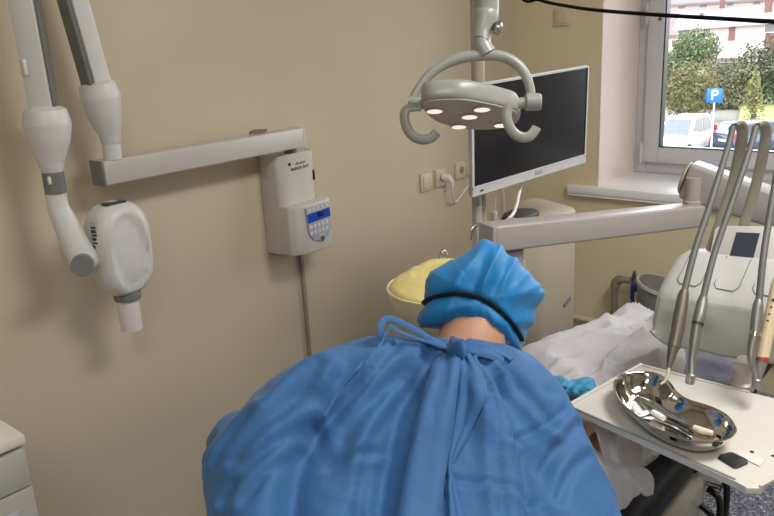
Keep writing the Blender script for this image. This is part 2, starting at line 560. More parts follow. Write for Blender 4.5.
# ------------------------------------------------------------------ switches and sockets
SWM = mat('switch_cream', (212, 201, 174), .4, vary=.02)
def plate(y, z, name, label, cat, group=None, kind='rocker'):
    t = thing(name, label, cat, (-2, y, z), group)
    obj('plate', B().b2((-2.0, y - .041, z - .04), (-1.988, y + .041, z + .04), .004), SWM, t)
    if kind == 'rocker':
        obj('rocker', B().b2((-1.989, y - .029, z - .029), (-1.983, y + .029, z + .029), .003), SWM, t)
    else:
        o = obj('socket_insert', B().lathe([(.031, 0), (.031, .004), (.0275, .0045), (.0195, .0046), (.0192, .001)], (-1.989, y, z), 32, ax=(1, 0, 0)), SWM, t)
        obj('socket_well', B().cyl((-1.9885, y, z), (-1.9875, y, z), .0195, 24), mat('socket_shade', (150, 140, 118), .6), o)
        for d in (-.0095, .0095):
            obj('socket_hole', B().cyl((-1.988, y + d, z), (-1.987, y + d, z), .0028, 10), BLACK, o)
    return t
zs = 1.0
plate(2.633, .99, 'light_switch', 'cream rocker switch, first plate of the wall row from the x-ray unit', 'light switch')
plate(2.743, .99, 'power_socket', 'cream wall socket with a white plug and cord in it', 'wall socket', None, 'sock')
plate(2.9, .998, 'power_socket', 'empty cream wall socket nearest to the edge of the monitor', 'wall socket', None, 'sock')
plate(2.99, 1.002, 'light_switch', 'cream wall plate half hidden behind the left edge of the monitor', 'light switch')
pc = thing('plugged_wire', 'white plug and hanging power cord leading from the wall socket behind the monitor', 'power cord', (-1.98, 2.76, 1.0))
WC = mat('white_cord', (228, 226, 220), .45, vary=.02)
obj('plug', B().tube([(-1.986, 2.745, .992), (-1.955, 2.752, .99), (-1.945, 2.756, .975), (-1.945, 2.76, .945)], [.016, .0155, .012, .006], 14), WC, pc)
obj('cord', B().tube(spline([(-1.945, 2.76, .95), (-1.955, 2.78, .895), (-1.975, 2.82, .865), (-1.98, 2.86, .87), (-1.98, 2.96, .93), (-1.98, 3.06, .985), (-1.98, 3.15, 1.02), (-1.97, 3.25, .8), (-1.97, 3.27, .02)], 6), .0042, 8), WC, pc)
bp = thing('blank_plate', 'square cream blank cover plate high on the back wall beside the window', 'cover plate', (-1.735, 3.4, 1.66))
obj('plate', B().b2((-1.777, 3.388, 1.622), (-1.695, 3.4, 1.7), .004), SWM, bp)
obj('cover', B().b2((-1.768, 3.384, 1.631), (-1.704, 3.39, 1.691), .003), SWM, bp)

# ------------------------------------------------------------------ drawer cabinet in the near corner
CABM = mat('cabinet_grey', (176, 172, 160), .4, vary=.03)
dc = thing('drawer_cabinet', 'grey drawer cabinet standing against the beige wall below the x-ray head', 'drawer cabinet', (-1.77, .3, 0))
obj('body', B().b2((-1.99, -.05, .05), (-1.565, .588, .815), .002), CABM, dc)
obj('top', B().b2((-1.995, -.055, .818), (-1.548, .592, .842), .004), mat('cabinet_top', (214, 208, 192), .35), dc)
obj('plinth', B().b2((-1.97, -.03, 0), (-1.6, .57, .05)), DARKP, dc)
for i, (z0, z1) in enumerate([(.722, .808), (.52, .718), (.29, .516), (.06, .286)]):
    d = obj('drawer', B().b2((-1.566, -.048, z0), (-1.546, .586, z1), .003), CABM, dc)
    if i:
        tgz = (z0 + z1) / 2 + .03
        obj('label_card', B().b2((-1.5462, .43, tgz - .03), (-1.5448, .545, tgz + .03), .0004), mat('label_card', (186, 188, 196), .4), d)
        if i == 1:
            text('lettering', 'cT', .028, (-1.5444, .5, tgz - .004), (0, 1, 0), (0, 0, 1), BLACK, d)
    obj('pull', B().tube([(-1.548, .18, z1 - .03), (-1.52, .18, z1 - .03), (-1.52, .3, z1 - .03), (-1.548, .3, z1 - .03)], .005, 10), STEEL, d)
# ------------------------------------------------------------------ dental unit: cabinet, column, pole, spittoon
UW = mat('unit_white', (176, 166, 146), 0.35, vary=.015)
UW2 = mat('unit_light', (170, 163, 158), 0.35, vary=.015)
un = thing('dental_unit', 'white dental unit cabinet with column and pole standing in front of the back wall', 'dental unit', (-1.3, 2.1, 0))
cab = [(-1.18, 2.44), (-1.185, 2.20), (-1.215, 2.13), (-1.26, 2.10), (-1.32, 2.115), (-1.345, 2.16), (-1.41, 2.46), (-1.43, 2.54), (-1.38, 2.555), (-1.21, 2.475)]
b = B(); b.prism([(x, y, .04) for x, y in cab], (0, 0, .955), .018)
body = obj('cabinet', b, UW, un)
obj('cabinet_plinth', B().prism([(-1.36 + (x + 1.36) * .93, 2.32 + (y - 2.32) * .93, 0) for x, y in cab], (0, 0, .04)), DARKP, un)
b = B()
for k in range(7):
    b.b2((-1.1855, 2.215, .32 + k * .018), (-1.183, 2.275, .328 + k * .018))
obj('vent_slots', b, GREYP, body)
obj('lock', B().cyl((-1.184, 2.36, .30), (-1.176, 2.36, .30), .012, 16), STEEL, body)
obj('door_recess', B().box((-1.179, 2.375, .66), (.003, .05, .014), .004, rot=Matrix.Rotation(.35, 3, 'X')), GREYP, body)
b = B(); pad = [(-1.30, 2.125), (-1.33, 2.19), (-1.335, 2.25), (-1.31, 2.29), (-1.27, 2.30), (-1.235, 2.27), (-1.235, 2.2), (-1.25, 2.14)]
b.prism([(x, y, .995) for x, y in pad], (0, 0, .02), .005)
obj('filler_pad', b, mat('pad_dark', (62, 66, 64), .5, vary=.06), un)
colm = B(); colm.b2((-1.345, 1.76, .05), (-1.19, 2.11, .9), .02, 3)
col_ = obj('column', colm, UW2, un)
obj('column_plinth', B().b2((-1.33, 1.78, 0), (-1.21, 2.09, .05)), DARKP, un)
obj('pole', B().cyl((-1.25, 1.92, .89), (-1.25, 1.92, 2.2), .02, 24), UW, un)
obj('pole_rail', B().b2((-1.238, 1.855, .895), (-1.218, 1.885, 1.2), .004), UW2, un)
# glass filler spout
obj('cup_filler', B().tube(spline([P(489, 275, t=2.02), P(488.5, 262, t=2.02), P(487, 236, t=2.02), P(484, 228, t=2.02), P(478, 225.5, t=2.02), P(472, 229, t=2.02), P(470, 240, t=2.02)], 6), .0055, 12), CHROME, un)
# spittoon bowl
bc = P(443, 286, t=2.12)
BOWL = mat('bowl_cream', (234, 222, 184), .3, vary=.03)
bp_ = [(.03, -.15), (.05, -.148), (.085, -.125), (.122, -.08), (.148, -.035), (.158, -.006), (.160, .002), (.156, .004), (.15, 0), (.14, -.02), (.11, -.07), (.07, -.105), (.02, -.115)]
bp_ = [(r * 1.0, z * .97) for r, z in bp_]
bw = obj('spittoon_bowl', B().lathe(bp_, bc, 48), BOWL, un)
obj('bowl_neck', B().tube([bc + Vector((0, .0, -.14)), bc + Vector((0, .08, -.17)), bc + Vector((0, .2, -.17))], [.035, .045, .05], 20), UW2, un)
def cov(u, v):
    a = u * 2 * PI; r = .152 * (1 - v)
    x, y = r * math.cos(a), r * math.sin(a)
    back = max(0, math.sin(a - .5)) 
    h = .055 * math.sin(min(1, v * 2.2) * PI / 2) * (.35 + .65 * back) * (1 - .35 * v) + .006
    h += .004 * noise.noise(Vector((x * 20, y * 20, 3))) + .005 * noise.noise(Vector((x * 60, y * 60, 9)))
    return bc + Vector((x, y, h * (1 if v > 0 else .2)))
lin = obj('bowl_liner', B().grid(cov, 65, 16), mat('yellow_film', (240, 222, 146), .35, vary=.05, scale=14, bump=.3, bscale=40), bw, ang=80)
solid(lin, .002)
obj('spittoon_tap', B().tube(spline([P(447, 275, t=2.22), P(446.5, 262, t=2.22), P(446, 254, t=2.22), P(444, 251, t=2.22), P(441.5, 253, t=2.22), P(440, 260, t=2.22), P(439.5, 267, t=2.22)], 6), .005, 12), CHROME, un)
obj('bowl_ledge', B().b2((-1.33, 1.68, .9), (-1.12, 1.8, .965), .02, 3), UW2, un)

# ------------------------------------------------------------------ monitor
mp = [P(472, 196.5, t=2.15), P(584.2, 162, t=2.5), P(588, 66, t=2.5)]
rd = (mp[1] - mp[0]).normalized(); cam0 = Vector((0, 0, CAM_H)); mp[2] = P(588, 66, t=(mp[1] - cam0).dot(rd) / ray(588, 66).dot(rd)); ud = (mp[2] - mp[1]); ud = (ud - rd * ud.dot(rd))
mw = (mp[1] - mp[0]).length; mh = ud.length * 1.0; ud.normalize()
MM = basis(rd, ud, mp[0])
mo = thing('flat_monitor', 'white framed flat monitor with a dark screen mounted on the pole of the dental unit', 'monitor', mp[0] + rd * mw / 2)
obj('housing', B(MM).b2((0, 0, -.010), (mw, mh, -.004), .002), mat('monitor_white', (200, 200, 202), .35, vary=.01), mo)
b = B(MM); bz = .007
b.b2((0, 0, -.006), (mw, .026, .004), .002); b.b2((0, mh - .004, -.006), (mw, mh, .003), .001)
b.b2((0, .02, -.006), (bz - .002, mh - .004, .004), .002); b.b2((mw - bz + .004, .02, -.006), (mw, mh - .004, .004), .002)
obj('back_shell', B(MM).b2((.08, .05, -.035), (mw - .08, mh - .06, -.0095), .004), MATS['monitor_white'], mo)
obj('bezel', b, MATS['monitor_white'], mo)
scm = mat('screen_black', (13, 14, 24), .22, vary=.05, spec=.5)
obj('screen', B(MM).b2((bz - .003, .024, -.004), (mw - bz + .006, mh - .003, .0015), .0005), scm, mo)
text('maker_lettering', 'ASUS', .017, MM @ Vector((mw * .545, .0125, .0042)), rd, ud, mat('logo_grey', (120, 120, 120), .3), mo)
obj('port', B(MM).b2((.03, .008, .003), (.045, .013, .0046)), BLACK, mo)
pm = MM @ Vector((.18, .1, -.03))
obj('bracket', B().tube([pm, (pm + Vector((-1.25, 1.92, pm.z))) / 2, (-1.25, 1.92, pm.z)], [.03, .022, .026], 14), UW, mo)
bkt = B(MM); bkt.b2((.12, .04, -.045), (.24, .16, -.028), .004)
obj('bracket_plate', bkt, UW, mo)
sb = MM @ Vector((.2, .004, -.015))
mc = B(); pA = P(533, 183, t=2.32)
mc.tube(spline([MM @ Vector((.3, .03, -.03)), MM @ Vector((.29, -.03, -.05)), P(515, 210, t=2.2), P(506, 222, t=2.12), P(503, 232, t=2.1)], 6), .0045, 8)
tag(obj('monitor_cable', mc, WC), 'thin white cable hanging from under the monitor to the dark pad', 'cable')
ch = B(); hk = P(494, 218, t=2.05)
ch.b2(hk - Vector((.008, .008, .03)), hk + Vector((.008, .008, .02)), .004)
ch.tube([hk + Vector((0, 0, .015)), hk + Vector((0, .01, .055))], .003, 8)
obj('cable_clip', ch, UW2, un)

# ------------------------------------------------------------------ operating lamp
LW = mat('lamp_white', (158, 158, 149), .3, vary=.015)
lp = thing('operating_lamp', 'white dental operating lamp with five lit lenses hanging in front of the monitor', 'operating lamp', P(487, 20, t=1.62))
lc = P(470, 113, t=1.6)
tc_ = Vector((-lc.x, -lc.y, 0)).normalized()
ln = (Vector((0, 0, -.93)) + tc_ * .37).normalized()
outl = [(422, 103), (427, 99.5), (445, 98), (464, 98), (485, 101.5), (504, 106), (516, 110), (519.5, 116), (518, 121.5), (508, 126), (493, 128.5), (470, 128.5), (453, 125.5), (439, 121.7), (429, 115.5), (423, 109)]
base = spline([on_plane(x, y, lc, ln) for x, y in outl + outl[:1]], 3)[:-1]
ctr = sum(base, Vector()) / len(base)
def lring(sc_, up): return [ctr + (p - ctr) * sc_ - ln * up for p in base]
hdm = obj('lamp_head', B().ring_loft([lring(.96, -.001), lring(1.0, .002), lring(1.02, .010), lring(1.02, .030), lring(.985, .038), lring(.8, .044), lring(.3, .047), lring(.05, .047)]), LW, lp, ang=50)
obj('lens_plate', B().ring_loft([lring(.97, -.003), lring(.97, .004)]), mat('lens_plate', (180, 166, 160), .35), hdm)
LED = mat('led_lens', (255, 236, 230), .3, vary=0, emit=((255, 226, 216), .9))
for x, y in [(434.5, 108.7), (482, 107), (469.5, 114.5), (458.7, 124.5), (501.5, 123)]:
    c = on_plane(x, y, lc, ln)
    o = obj('lens_rim', B().lathe([(.0195, 0), (.0195, .0035), (.017, .0045)], c + ln * .002, 24, ax=ln), mat('lens_rim', (196, 184, 178), .3), hdm)
    obj('lens', B().lathe([(.0005, .006), (.0165, .0045), (.0165, 0)], c + ln * .002, 24, ax=ln), LED, o)
yk = [(411, 100), (413.5, 97), (418, 89), (428, 76), (441, 66), (458, 58.5), (477, 55.5), (497, 55.5), (512, 60.5), (523, 71), (529, 84), (531.5, 99)]
b = B().tube(spline([P(x, y, t=1.61) for x, y in yk], 4), [float(v) for v in np.interp(np.linspace(0, 11, 45), [0, 2, 5, 8, 11], [.009, .009, .0125, .0115, .0095])], 14, 1.0)
obj('yoke', b, LW, lp)
rr = (P(538, 101, t=1.6) - P(524, 101, t=1.6)).normalized()
obj('pivot_knob', B().lathe([(.015, 0), (.0185, .002), (.0185, .030), (.016, .033)], P(525, 102, t=1.6), 28, ax=rr), LW, lp)
obj('pivot_pin', B().cyl(P(514, 104, t=1.6), P(527, 102.5, t=1.6), .012, 18), LW, lp)
obj('pivot_pin', B().cyl(P(409, 101, t=1.61), P(424, 104.5, t=1.605), .011, 18), LW, lp)
def handle(pts, t):
    return B().tube(spline([P(x, y, t=t) for x, y in pts], 5), .0105, 12, .5, up=-CF + CU * .4)
hl = handle([(421, 107), (412, 107.5), (406, 110), (404.5, 118), (407, 128), (413, 136), (422, 139.5), (431, 138), (437, 132)], 1.56)
obj('handle', hl, LW, lp)
hr = handle([(511, 105), (508, 108), (506.5, 116), (509, 126), (515, 134), (523, 137.5), (530, 136), (535, 130), (536.5, 127)], 1.53)
obj('handle', hr, LW, lp)
top = P(486, 20, t=1.62)
nk = [P(487, 54, t=1.61), P(482, 44, t=1.61), P(482, 32, t=1.615), P(485, 18, t=1.62), P(486, 4, t=1.62)]
nk.append(nk[-1] + Vector((0, 0, .12)))
obj('neck', B().tube(spline(nk, 5), [float(v) for v in np.interp(np.linspace(0, 5, 26), [0, 1, 2, 3, 4, 5], [.02, .019, .021, .028, .028, .028])], 24), LW, lp)
tp = nk[-1]
obj('arm', B().tube(spline([tp - Vector((0, 0, .03)), tp + Vector((0, 0, .14)), tp + Vector((-.06, .1, .2)), Vector((-1.25, 1.92, 2.16))], 6), .025, 18), LW, lp)
obj('arm_hub', B().cyl((-1.25, 1.92, 2.1), (-1.25, 1.92, 2.24), .034, 24), LW, lp)
obj('tilt_knob', B().lathe([(.012, 0), (.014, .003), (.014, .012), (.008, .017)], P(494, 27, t=1.6), 20, ax=CR - CU * .2), STEEL, lp)
obj('neck_seam', B().tube([P(475, 36.5, t=1.595), P(481, 36, t=1.592), P(488, 40, t=1.594)], .0012, 6), GREYP, lp)

# black hose crossing near the top of the window
bh = B().tube(spline([(-1.25, 1.90, 2.12), P(515, -14, t=2.1), P(540, 0, t=2.0), P(570, 6.5, t=1.85), P(600, 10.5, t=1.7), P(660, 15, t=1.5), P(720, 18.5, t=1.35), P(774, 21.5, t=1.25), P(840, 23, t=1.15), (.35, 1.4, 2.0), (.6, 1.6, 2.79)], 6), .0042, 8)
tag(obj('overhead_cable', bh, mat('cable_black', (8, 8, 9), .8, spec=.2)), 'black cable crossing in front of the window from the lamp pole', 'cable')
# ------------------------------------------------------------------ delivery unit with arms, handpiece holder and instrument tray
du = thing('delivery_unit', 'white dentist delivery unit with long swing arms and handpiece holder above the tray', 'delivery unit', (-.45, 1.65, .95))
DW = mat('delivery_white', (206, 204, 198), .35, vary=.015)
APR = mat('delivery_grey', (160, 160, 152), .3, vary=.02)


def beam(a, bb, w, h0, h1, bev=.008):
    a = Vector(a); bb = Vector(bb); t = (bb - a).normalized(); s_ = Vector((t.y, -t.x, 0)).normalized(); u = s_.cross(t)
    rs = []
    for p, h in ((a, h0), (bb, h1)):
        rs.append([p + s_ * (w / 2 * cx) + u * (h / 2 * cy) for cx, cy in ((-1, -1), (1, -1), (1, 1), (-1, 1))])
    q = B(); q.ring_loft(rs)
    bmesh.ops.bevel(q.bm, geom=list(q.bm.edges), offset=bev, segments=3, profile=.5, affect='EDGES')
    return q


a1 = P(488, 237, t=1.93); b1 = P(701, 214, t=2.28)
obj('swing_arm', beam(a1, b1, .07, .070, .066), UW2, du)
t1 = (b1 - a1).normalized()
obj('arm_end', beam(a1 - t1 * .008, a1 + t1 * .004, .066, .066, .066, .003), UW2, du)

pv = P(512, 245, t=1.99)
obj('base_pivot', B().lathe([(.03, 0), (.03, -.06), (.042, -.062), (.042, -.08), (.032, -.083), (.032, -.21)], pv + Vector((0, 0, -.01)), 28), mat('pivot_grey', (150, 150, 148), .35), du)
obj('pivot_bracket', B().b2((pv.x - .12, pv.y - .04, pv.z - .22), (pv.x + .03, pv.y + .08, pv.z - .16), .015), UW2, du)
obj('pivot_screw', B().lathe([(.013, 0), (.013, .008), (.009, .012)], P(512, 221, t=2.0) - Vector((0, 0, .004)), 16), UW2, du)
pb = P(692, 204, t=2.25); 
obj('arm_pivot', B().lathe([(.026, -.03), (.026, .02), (.022, .022), (.022, .09)], (pb.x, pb.y, pb.z - .01), 24), UW2, du)
a2 = P(687, 178.5, t=2.28); b2 = P(775, 208, t=2.16); e2 = b2 + (b2 - a2) * .5
obj('spring_arm', beam(a2, e2, .085, .112, .095, .012), UW2, du)
tt = (e2 - a2).normalized()
obj('arm_cap', B().lathe([(.05, 0), (.05, .004), (.044, .009)], a2 - tt * .001, 28, ax=-tt), UW, du)
obj('drop_arm', B().tube(spline([e2 - tt * .02, e2 + Vector((.05, -.05, -.01)), (-.16, 1.95, 1.06), (-.2, 1.8, 1.05), (-.22, 1.74, 1.05)], 5), .04, 16), UW2, du)
# head
sec = [(1.540, .952), (1.556, .985), (1.572, 1.040), (1.584, 1.056), (1.63, 1.086), (1.675, 1.11), (1.70, 1.118), (1.74, 1.116), (1.785, 1.09), (1.81, 1.03), (1.81, .98), (1.79, .952), (1.66, .948)]
rings = []
for x, sy, sz in [(-.575, .45, .3), (-.572, .7, .62), (-.562, .86, .84), (-.545, .95, .95), (-.52, 1, 1), (-.35, 1, 1), (-.16, 1, 1), (-.135, .95, .95), (-.12, .75, .7)]:
    rings.append([(x, 1.66 + (y - 1.66) * sy + .087 * (x + .5), 1.03 + (z - 1.03) * sz) for y, z in sec])
hd = obj('holder_head', B().ring_loft(rings), DW, du, ang=50)
def apr(u, v):
    x = -.556 + u * .43
    yb = 1.568 + .087 * (x + .5)
    y = yb - .042 * v - .008 * math.sin(v * PI)
    z = 1.046 - .098 * v
    for c in (-.532, -.458, -.33, -.24):
        d = (x - c) / .03
        y += .012 * math.exp(-d * d) * max(0, min(1, (v - .25) * 3)) * (1 - .3 * v)
    ce = min(u, 1 - u) * .43
    if v > .72 and ce < .03:
        z += .028 * (1 - ce / .03) ** 2 * (v - .72) / .28
    return (x, y, z)
ap = obj('apron', B().grid(apr, 70, 16), APR, du, ang=60)
solid(ap, .01, 1.0)
# outlines of the hose slots on the cover
sl = B()
def slot_path(x0, x1):
    def topz(y): return float(np.interp(y - .087 * (x0 + .5), [1.584, 1.63, 1.675, 1.70], [1.056, 1.086, 1.11, 1.118])) + .0006
    pp = [(x0, 1.69), (x0, 1.612), (x0 + .008, 1.602), (x1 - .008, 1.602), (x1, 1.612), (x1, 1.69)]
    return [(x, y + .087 * (x0 + .5), topz(y + .087 * (x0 + .5))) for x, y in pp]
for x0 in (-.535, -.46, -.385, -.31, -.235):
    sl.tube(slot_path(x0, x0 + .05), .0011, 6)
obj('slot_outlines', sl, GREYP, hd)
# display on top
q = [P(715, 225, Y=1.735), P(778, 226, Y=1.755), P(773, 268, Y=1.70), P(708, 262, Y=1.685)]
n_ = (q[1] - q[0]).cross(q[3] - q[0]).normalized()
if n_.dot(CF) < 0: n_ = -n_
dp = obj('display_housing', B().prism(q, n_ * .025, .004), DW, du)
s4 = [P(736.5, 232.5, Y=1.7305), P(760, 233.5, Y=1.7385), P(752.5, 262, Y=1.699), P(728.5, 260, Y=1.692)]
def onq(x, y, lift): return on_plane(x, y, q[0], n_) - n_ * lift
s4 = [onq(736.5, 232.5, .001), onq(760, 233.5, .001), onq(752.5, 262, .001), onq(728.5, 260, .001)]
obj('display_screen', B().prism(s4, n_ * -.001), mat('lcd_grey', (66, 72, 84), .2, vary=.08), dp)
# spring whips that carry the hoses
WH = mat('whip_beige', (150, 146, 134), .4, vary=.02)
HO = mat('hose_grey', (98, 98, 93), .55, vary=.02)
whips = [[(727, 262, 1.74), (735, 190, 1.69), (741, 150, 1.66), (743, 130, 1.63), (739, 124.5, 1.61), (733, 127, 1.595)],
         [(718, 268, 1.75), (742, 230, 1.72), (757, 180, 1.69), (765, 145, 1.66), (766, 130, 1.64), (762, 124.5, 1.62), (756, 127, 1.605)]]
whips[0] = [(701, 280, 1.74), (716, 235, 1.71), (731, 190, 1.69), (740, 150, 1.66), (742.5, 131, 1.63), (739, 124.5, 1.61), (733, 127, 1.595)]
whips[1] = [(728, 283, 1.75), (741, 235, 1.72), (756, 185, 1.69), (764.5, 146, 1.66), (766, 130, 1.64), (762, 124.5, 1.62), (756, 127, 1.605)]
whips.append([(762, 278, 1.76), (776, 235, 1.73), (788, 180, 1.7), (795, 130, 1.66), (791, 120, 1.62), (785, 124, 1.61)])
for w in whips:
    obj('hose_whip', B().tube(spline([P(x, y, t=t) for x, y, t in w], 6), .0125, 12, .5, up=CF), WH, du)
# tray support post
ps = P(741.5, 386, Z=.9)
obj('tray_post', B().lathe([(.024, -.006), (.024, .006), (.018, .010), (.0165, .02), (.0165, .05)], (ps.x, ps.y, .902), 24), UW2, du)
obj('post_yoke', B().b2((ps.x - .0165, ps.y - .015, .935), (ps.x + .0165, ps.y + .17, .958), .005), UW2, du)

# ------------------------------------------------------------------ tray
TR = mat('tray_cream', (214, 209, 198), .3, vary=.02)
tz = .9
tpts = [P(567, 406, Z=tz), P(735, 480.5, Z=tz), P(746, 488, Z=tz), P(761, 488, Z=tz), P(774, 475, Z=tz), P(850, 440, Z=tz), P(835, 412, Z=tz), P(750, 392.6, Z=tz), P(640.5, 365, Z=tz)]
tr = thing('instrument_tray', 'cream instrument tray on the delivery unit carrying the steel kidney dish', 'tray', Vector((-.42, 1.33, tz - .012)))
obj('plate', B().prism([p - Vector((0, 0, .012)) for p in tpts], (0, 0, .012), .002), TR, tr)
def lip(a, bb, w=.006, h=.006):
    t = (bb - a).normalized(); s_ = Vector((-t.y, t.x, 0))
    return B().prism([a + Vector((0, 0, -.002)), bb + Vector((0, 0, -.002)), bb + s_ * w + Vector((0, 0, -.002)), a + s_ * w + Vector((0, 0, -.002))], (0, 0, h + .002), .0015)
obj('raised_lip', lip(tpts[8], tpts[0]), TR, tr)
obj('front_edge', lip(tpts[0], tpts[1], .004, .003), mat('tray_edge', (158, 158, 148), .35), tr)
obj('raised_lip', lip(tpts[7], tpts[8], .005, .004), TR, tr)
obj('raised_lip', lip(tpts[3], tpts[5], .005, .004), TR, tr)
for x, y in ((752, 452), (773, 456)):
    obj('hole', B().cyl(P(x, y, Z=tz) - Vector((0, 0, .002)), P(x, y, Z=tz) + Vector((0, 0, .0006)), .0035, 14), BLACK, tr)
# things on the tray
def flat_card(pts, h, m, name, label, cat, bev=.0):
    q = spline([P(x, y, Z=tz) for x, y in pts + pts[:1]], 1)[:-1]
    b = B(); b.prism([p + Vector((0, 0, .0008)) for p in q], (0, 0, h), bev)
    return tag(obj(name, b, m), label, cat)
flat_card([(717.5, 459), (720, 456), (730, 453.5), (734, 454.5), (747, 461), (748, 464.5), (738, 469), (734, 469)], .003, mat('card_black', (26, 28, 32), .35), 'black_card', 'small black rounded card lying on the cream tray', 'card', .0008)
flat_card([(734, 454.5), (742, 451), (765, 461.5), (759.5, 467)], .0012, mat('clear_slip', (222, 220, 212), .2, vary=.02), 'clear_slip', 'pale clear plastic slip lying next to the black card on the tray', 'plastic slip')

# kidney dish
kd = [(613.5, 386), (615.5, 379), (623, 374), (636, 371.8), (650, 372), (661, 375.5), (670, 382.5), (676, 391), (686, 398.5), (699, 403), (714, 408), (728, 416), (735.5, 427), (734, 434.5), (724, 440), (708, 442), (690, 440.5), (668, 434), (646, 423), (627, 408), (617, 396)]
zr = .938
kr = spline([P(x, y, Z=zr) for x, y in kd + kd[:1]], 4)[:-1]
kc = sum(kr, Vector()) / len(kr)
def kring(s_, z, inward=0):
    out = []
    n = len(kr)
    for i, p in enumerate(kr):
        t = (kr[(i + 1) % n] - kr[i - 1]).normalized(); nn = Vector((-t.y, t.x, 0))
        if nn.dot(kc - p) < 0 and abs(nn.dot(kc - p)) > .03: nn = -nn
        out.append(Vector((p.x, p.y, z)) + nn * s_)
    return out
t_ = (kr[1] - kr[-1]).normalized(); sg = 1 if Vector((-t_.y, t_.x, 0)).dot(kc - kr[0]) > 0 else -1
def kring(s_, z):
    n = len(kr); out = []
    for i, p in enumerate(kr):
        t = (kr[(i + 1) % n] - kr[i - 1]); t.z = 0; t.normalize()
        out.append(Vector((p.x, p.y, z)) + Vector((-t.y, t.x, 0)) * sg * s_)
    return out
MIR = mat('polished_steel', (205, 202, 196), .09, metal=1.0, vary=.04, scale=20)
kb = B().ring_loft([kring(.034, tz + .0015), kring(.026, tz + .003), kring(.012, tz + .016), kring(.004, tz + .030), kring(0.0015, zr - .002), kring(-.0015, zr), kring(0.0, zr + .0015), kring(.004, zr), kring(.006, tz + .030), kring(.014, tz + .017), kring(.027, tz + .0055), kring(.034, tz + .004)])
tag(obj('kidney_dish', kb, MIR, ang=60), 'polished steel kidney dish full of small instruments on the cream tray', 'kidney dish')
COT = mat('cotton', (238, 236, 228), .9, vary=.03, bump=.2)
def in_dish(px, py, z): return P(px, py, Z=tz + z)
tag(obj('cotton_roll', B().tube([in_dish(653, 412, .014), in_dish(658, 415, .014), in_dish(664, 418.5, .014)], [.0055, .006, .0055], 12), COT), 'short white cotton roll across the instruments in the middle of the kidney dish', 'cotton roll')
tag(obj('cotton_pad', B().tube([in_dish(633, 404, .016), in_dish(636, 409, .017), in_dish(639.5, 414, .016)], [.004, .007, .004], 12, .7), COT), 'small white pad by the wide end of the kidney dish', 'cotton pad')
tag(obj('cotton_roll', B().tube([in_dish(694, 427, .013), in_dish(703, 431, .0125), in_dish(713, 433, .013)], [.0055, .0075, .005], 12, .8), mat('cotton_yellow', (226, 214, 186), .9, bump=.2)), 'cream soaked cotton lump in the narrow end of the kidney dish', 'cotton roll')
def tool(pts, rs, name, label, cat, m=STEEL):
    q = spline([in_dish(x, y, z) for x, y, z in pts], 5)
    r = [float(v) for v in np.interp(np.linspace(0, len(pts) - 1, len(q)), range(len(pts)), rs)]
    return tag(obj(name, B().tube(q, r, 10), m), label, cat)
tool([(637, 396, .026), (642, 404, .020), (654, 414, .012), (672, 423, .009), (688, 431, .01)], [.001, .0022, .003, .003, .0028], 'dental_probe', 'thin steel probe nearest the front rim of the kidney dish', 'dental probe')
tool([(640, 397, .026), (652, 402, .018), (668, 411, .014), (684, 421, .011), (697, 428, .012)], [.0012, .003, .0034, .0032, .0018], 'dental_mirror', 'steel mirror handle lying along the middle of the kidney dish', 'dental mirror')
tw = thing('tweezers', 'steel tweezers with two prongs resting inside the kidney dish beside the mirror handle', 'tweezers', in_dish(662, 408, .01))
for d in (0, 1):
    q = spline([in_dish(643 + d, 399 + d * 3, .024), in_dish(657, 407 + d * 3, .019), in_dish(673, 416 + d * 2, .017), in_dish(692, 426, .016)], 5)
    obj('prong', B().tube(q, .0026, 8, .5), STEEL, tw)

# handpieces
HPG = mat('handpiece_steel', (150, 150, 144), .45, metal=.75, vary=.03)
HPB = mat('handpiece_bronze', (128, 120, 108), .45, metal=.7, vary=.03)
def hand(name, label, cat, hose, t0, t1, m, prof, extra=None):
    root = thing(name, label, cat, P(prof[0][0], prof[0][1], t=t1))
    pts = spline([P(x, y, t=t) for x, y, t in hose], 6)
    obj('hose', B().tube(pts, .0066, 12), HO, root)
    q = spline([P(x, y, t=t) for x, y, t, r in prof], 4)
    r = [float(v) for v in np.interp(np.linspace(0, len(prof) - 1, len(q)), range(len(prof)), [p[3] for p in prof])]
    o = obj('body', B().tube(q, r, 18), m, root, ang=50)
    return root, o
r1, o1 = hand('ultrasonic_scaler', 'bronze scaler handpiece hanging over the wide end of the kidney dish', 'handpiece',
    [(733, 127, 1.595), (727, 150, 1.58), (710, 205, 1.53), (695, 250, 1.49), (684, 293, 1.45)], 0, 1.45, HPB,
    [(684.5, 290, 1.452, .0075), (683, 297, 1.45, .0105), (680, 315, 1.44, .0122), (676.5, 335, 1.43, .0118), (674, 345, 1.425, .0112), (671, 358, 1.42, .0078), (668.5, 369, 1.415, .0035)])
obj('tip', B().tube(spline([P(668.7, 368, t=1.415), P(667.5, 375, t=1.412), P(665, 381, t=1.41), P(660.5, 384, t=1.408)], 4), [.0036] * 4 + [.003] * 4 + [.002] * 5, 10), mat('tip_ivory', (214, 204, 176), .4), r1)
obj('collar', B().cyl(P(674.6, 343.5, t=1.426), P(673.6, 347, t=1.424), .0118, 18), HPB, r1)
r2, o2 = hand('turbine_handpiece', 'satin steel turbine handpiece pointing at the back edge of the tray', 'handpiece',
    [(756, 127, 1.605), (748, 155, 1.58), (731, 205, 1.54), (714, 255, 1.50), (703, 298, 1.46)], 0, 1.46, HPG,
    [(703.5, 296, 1.462, .0072), (702, 304, 1.46, .0108), (699, 318, 1.45, .0112), (697, 326, 1.448, .0098), (694.5, 342, 1.445, .0098), (692, 358, 1.44, .0066), (691.5, 368, 1.435, .006), (691, 375, 1.43, .006)])
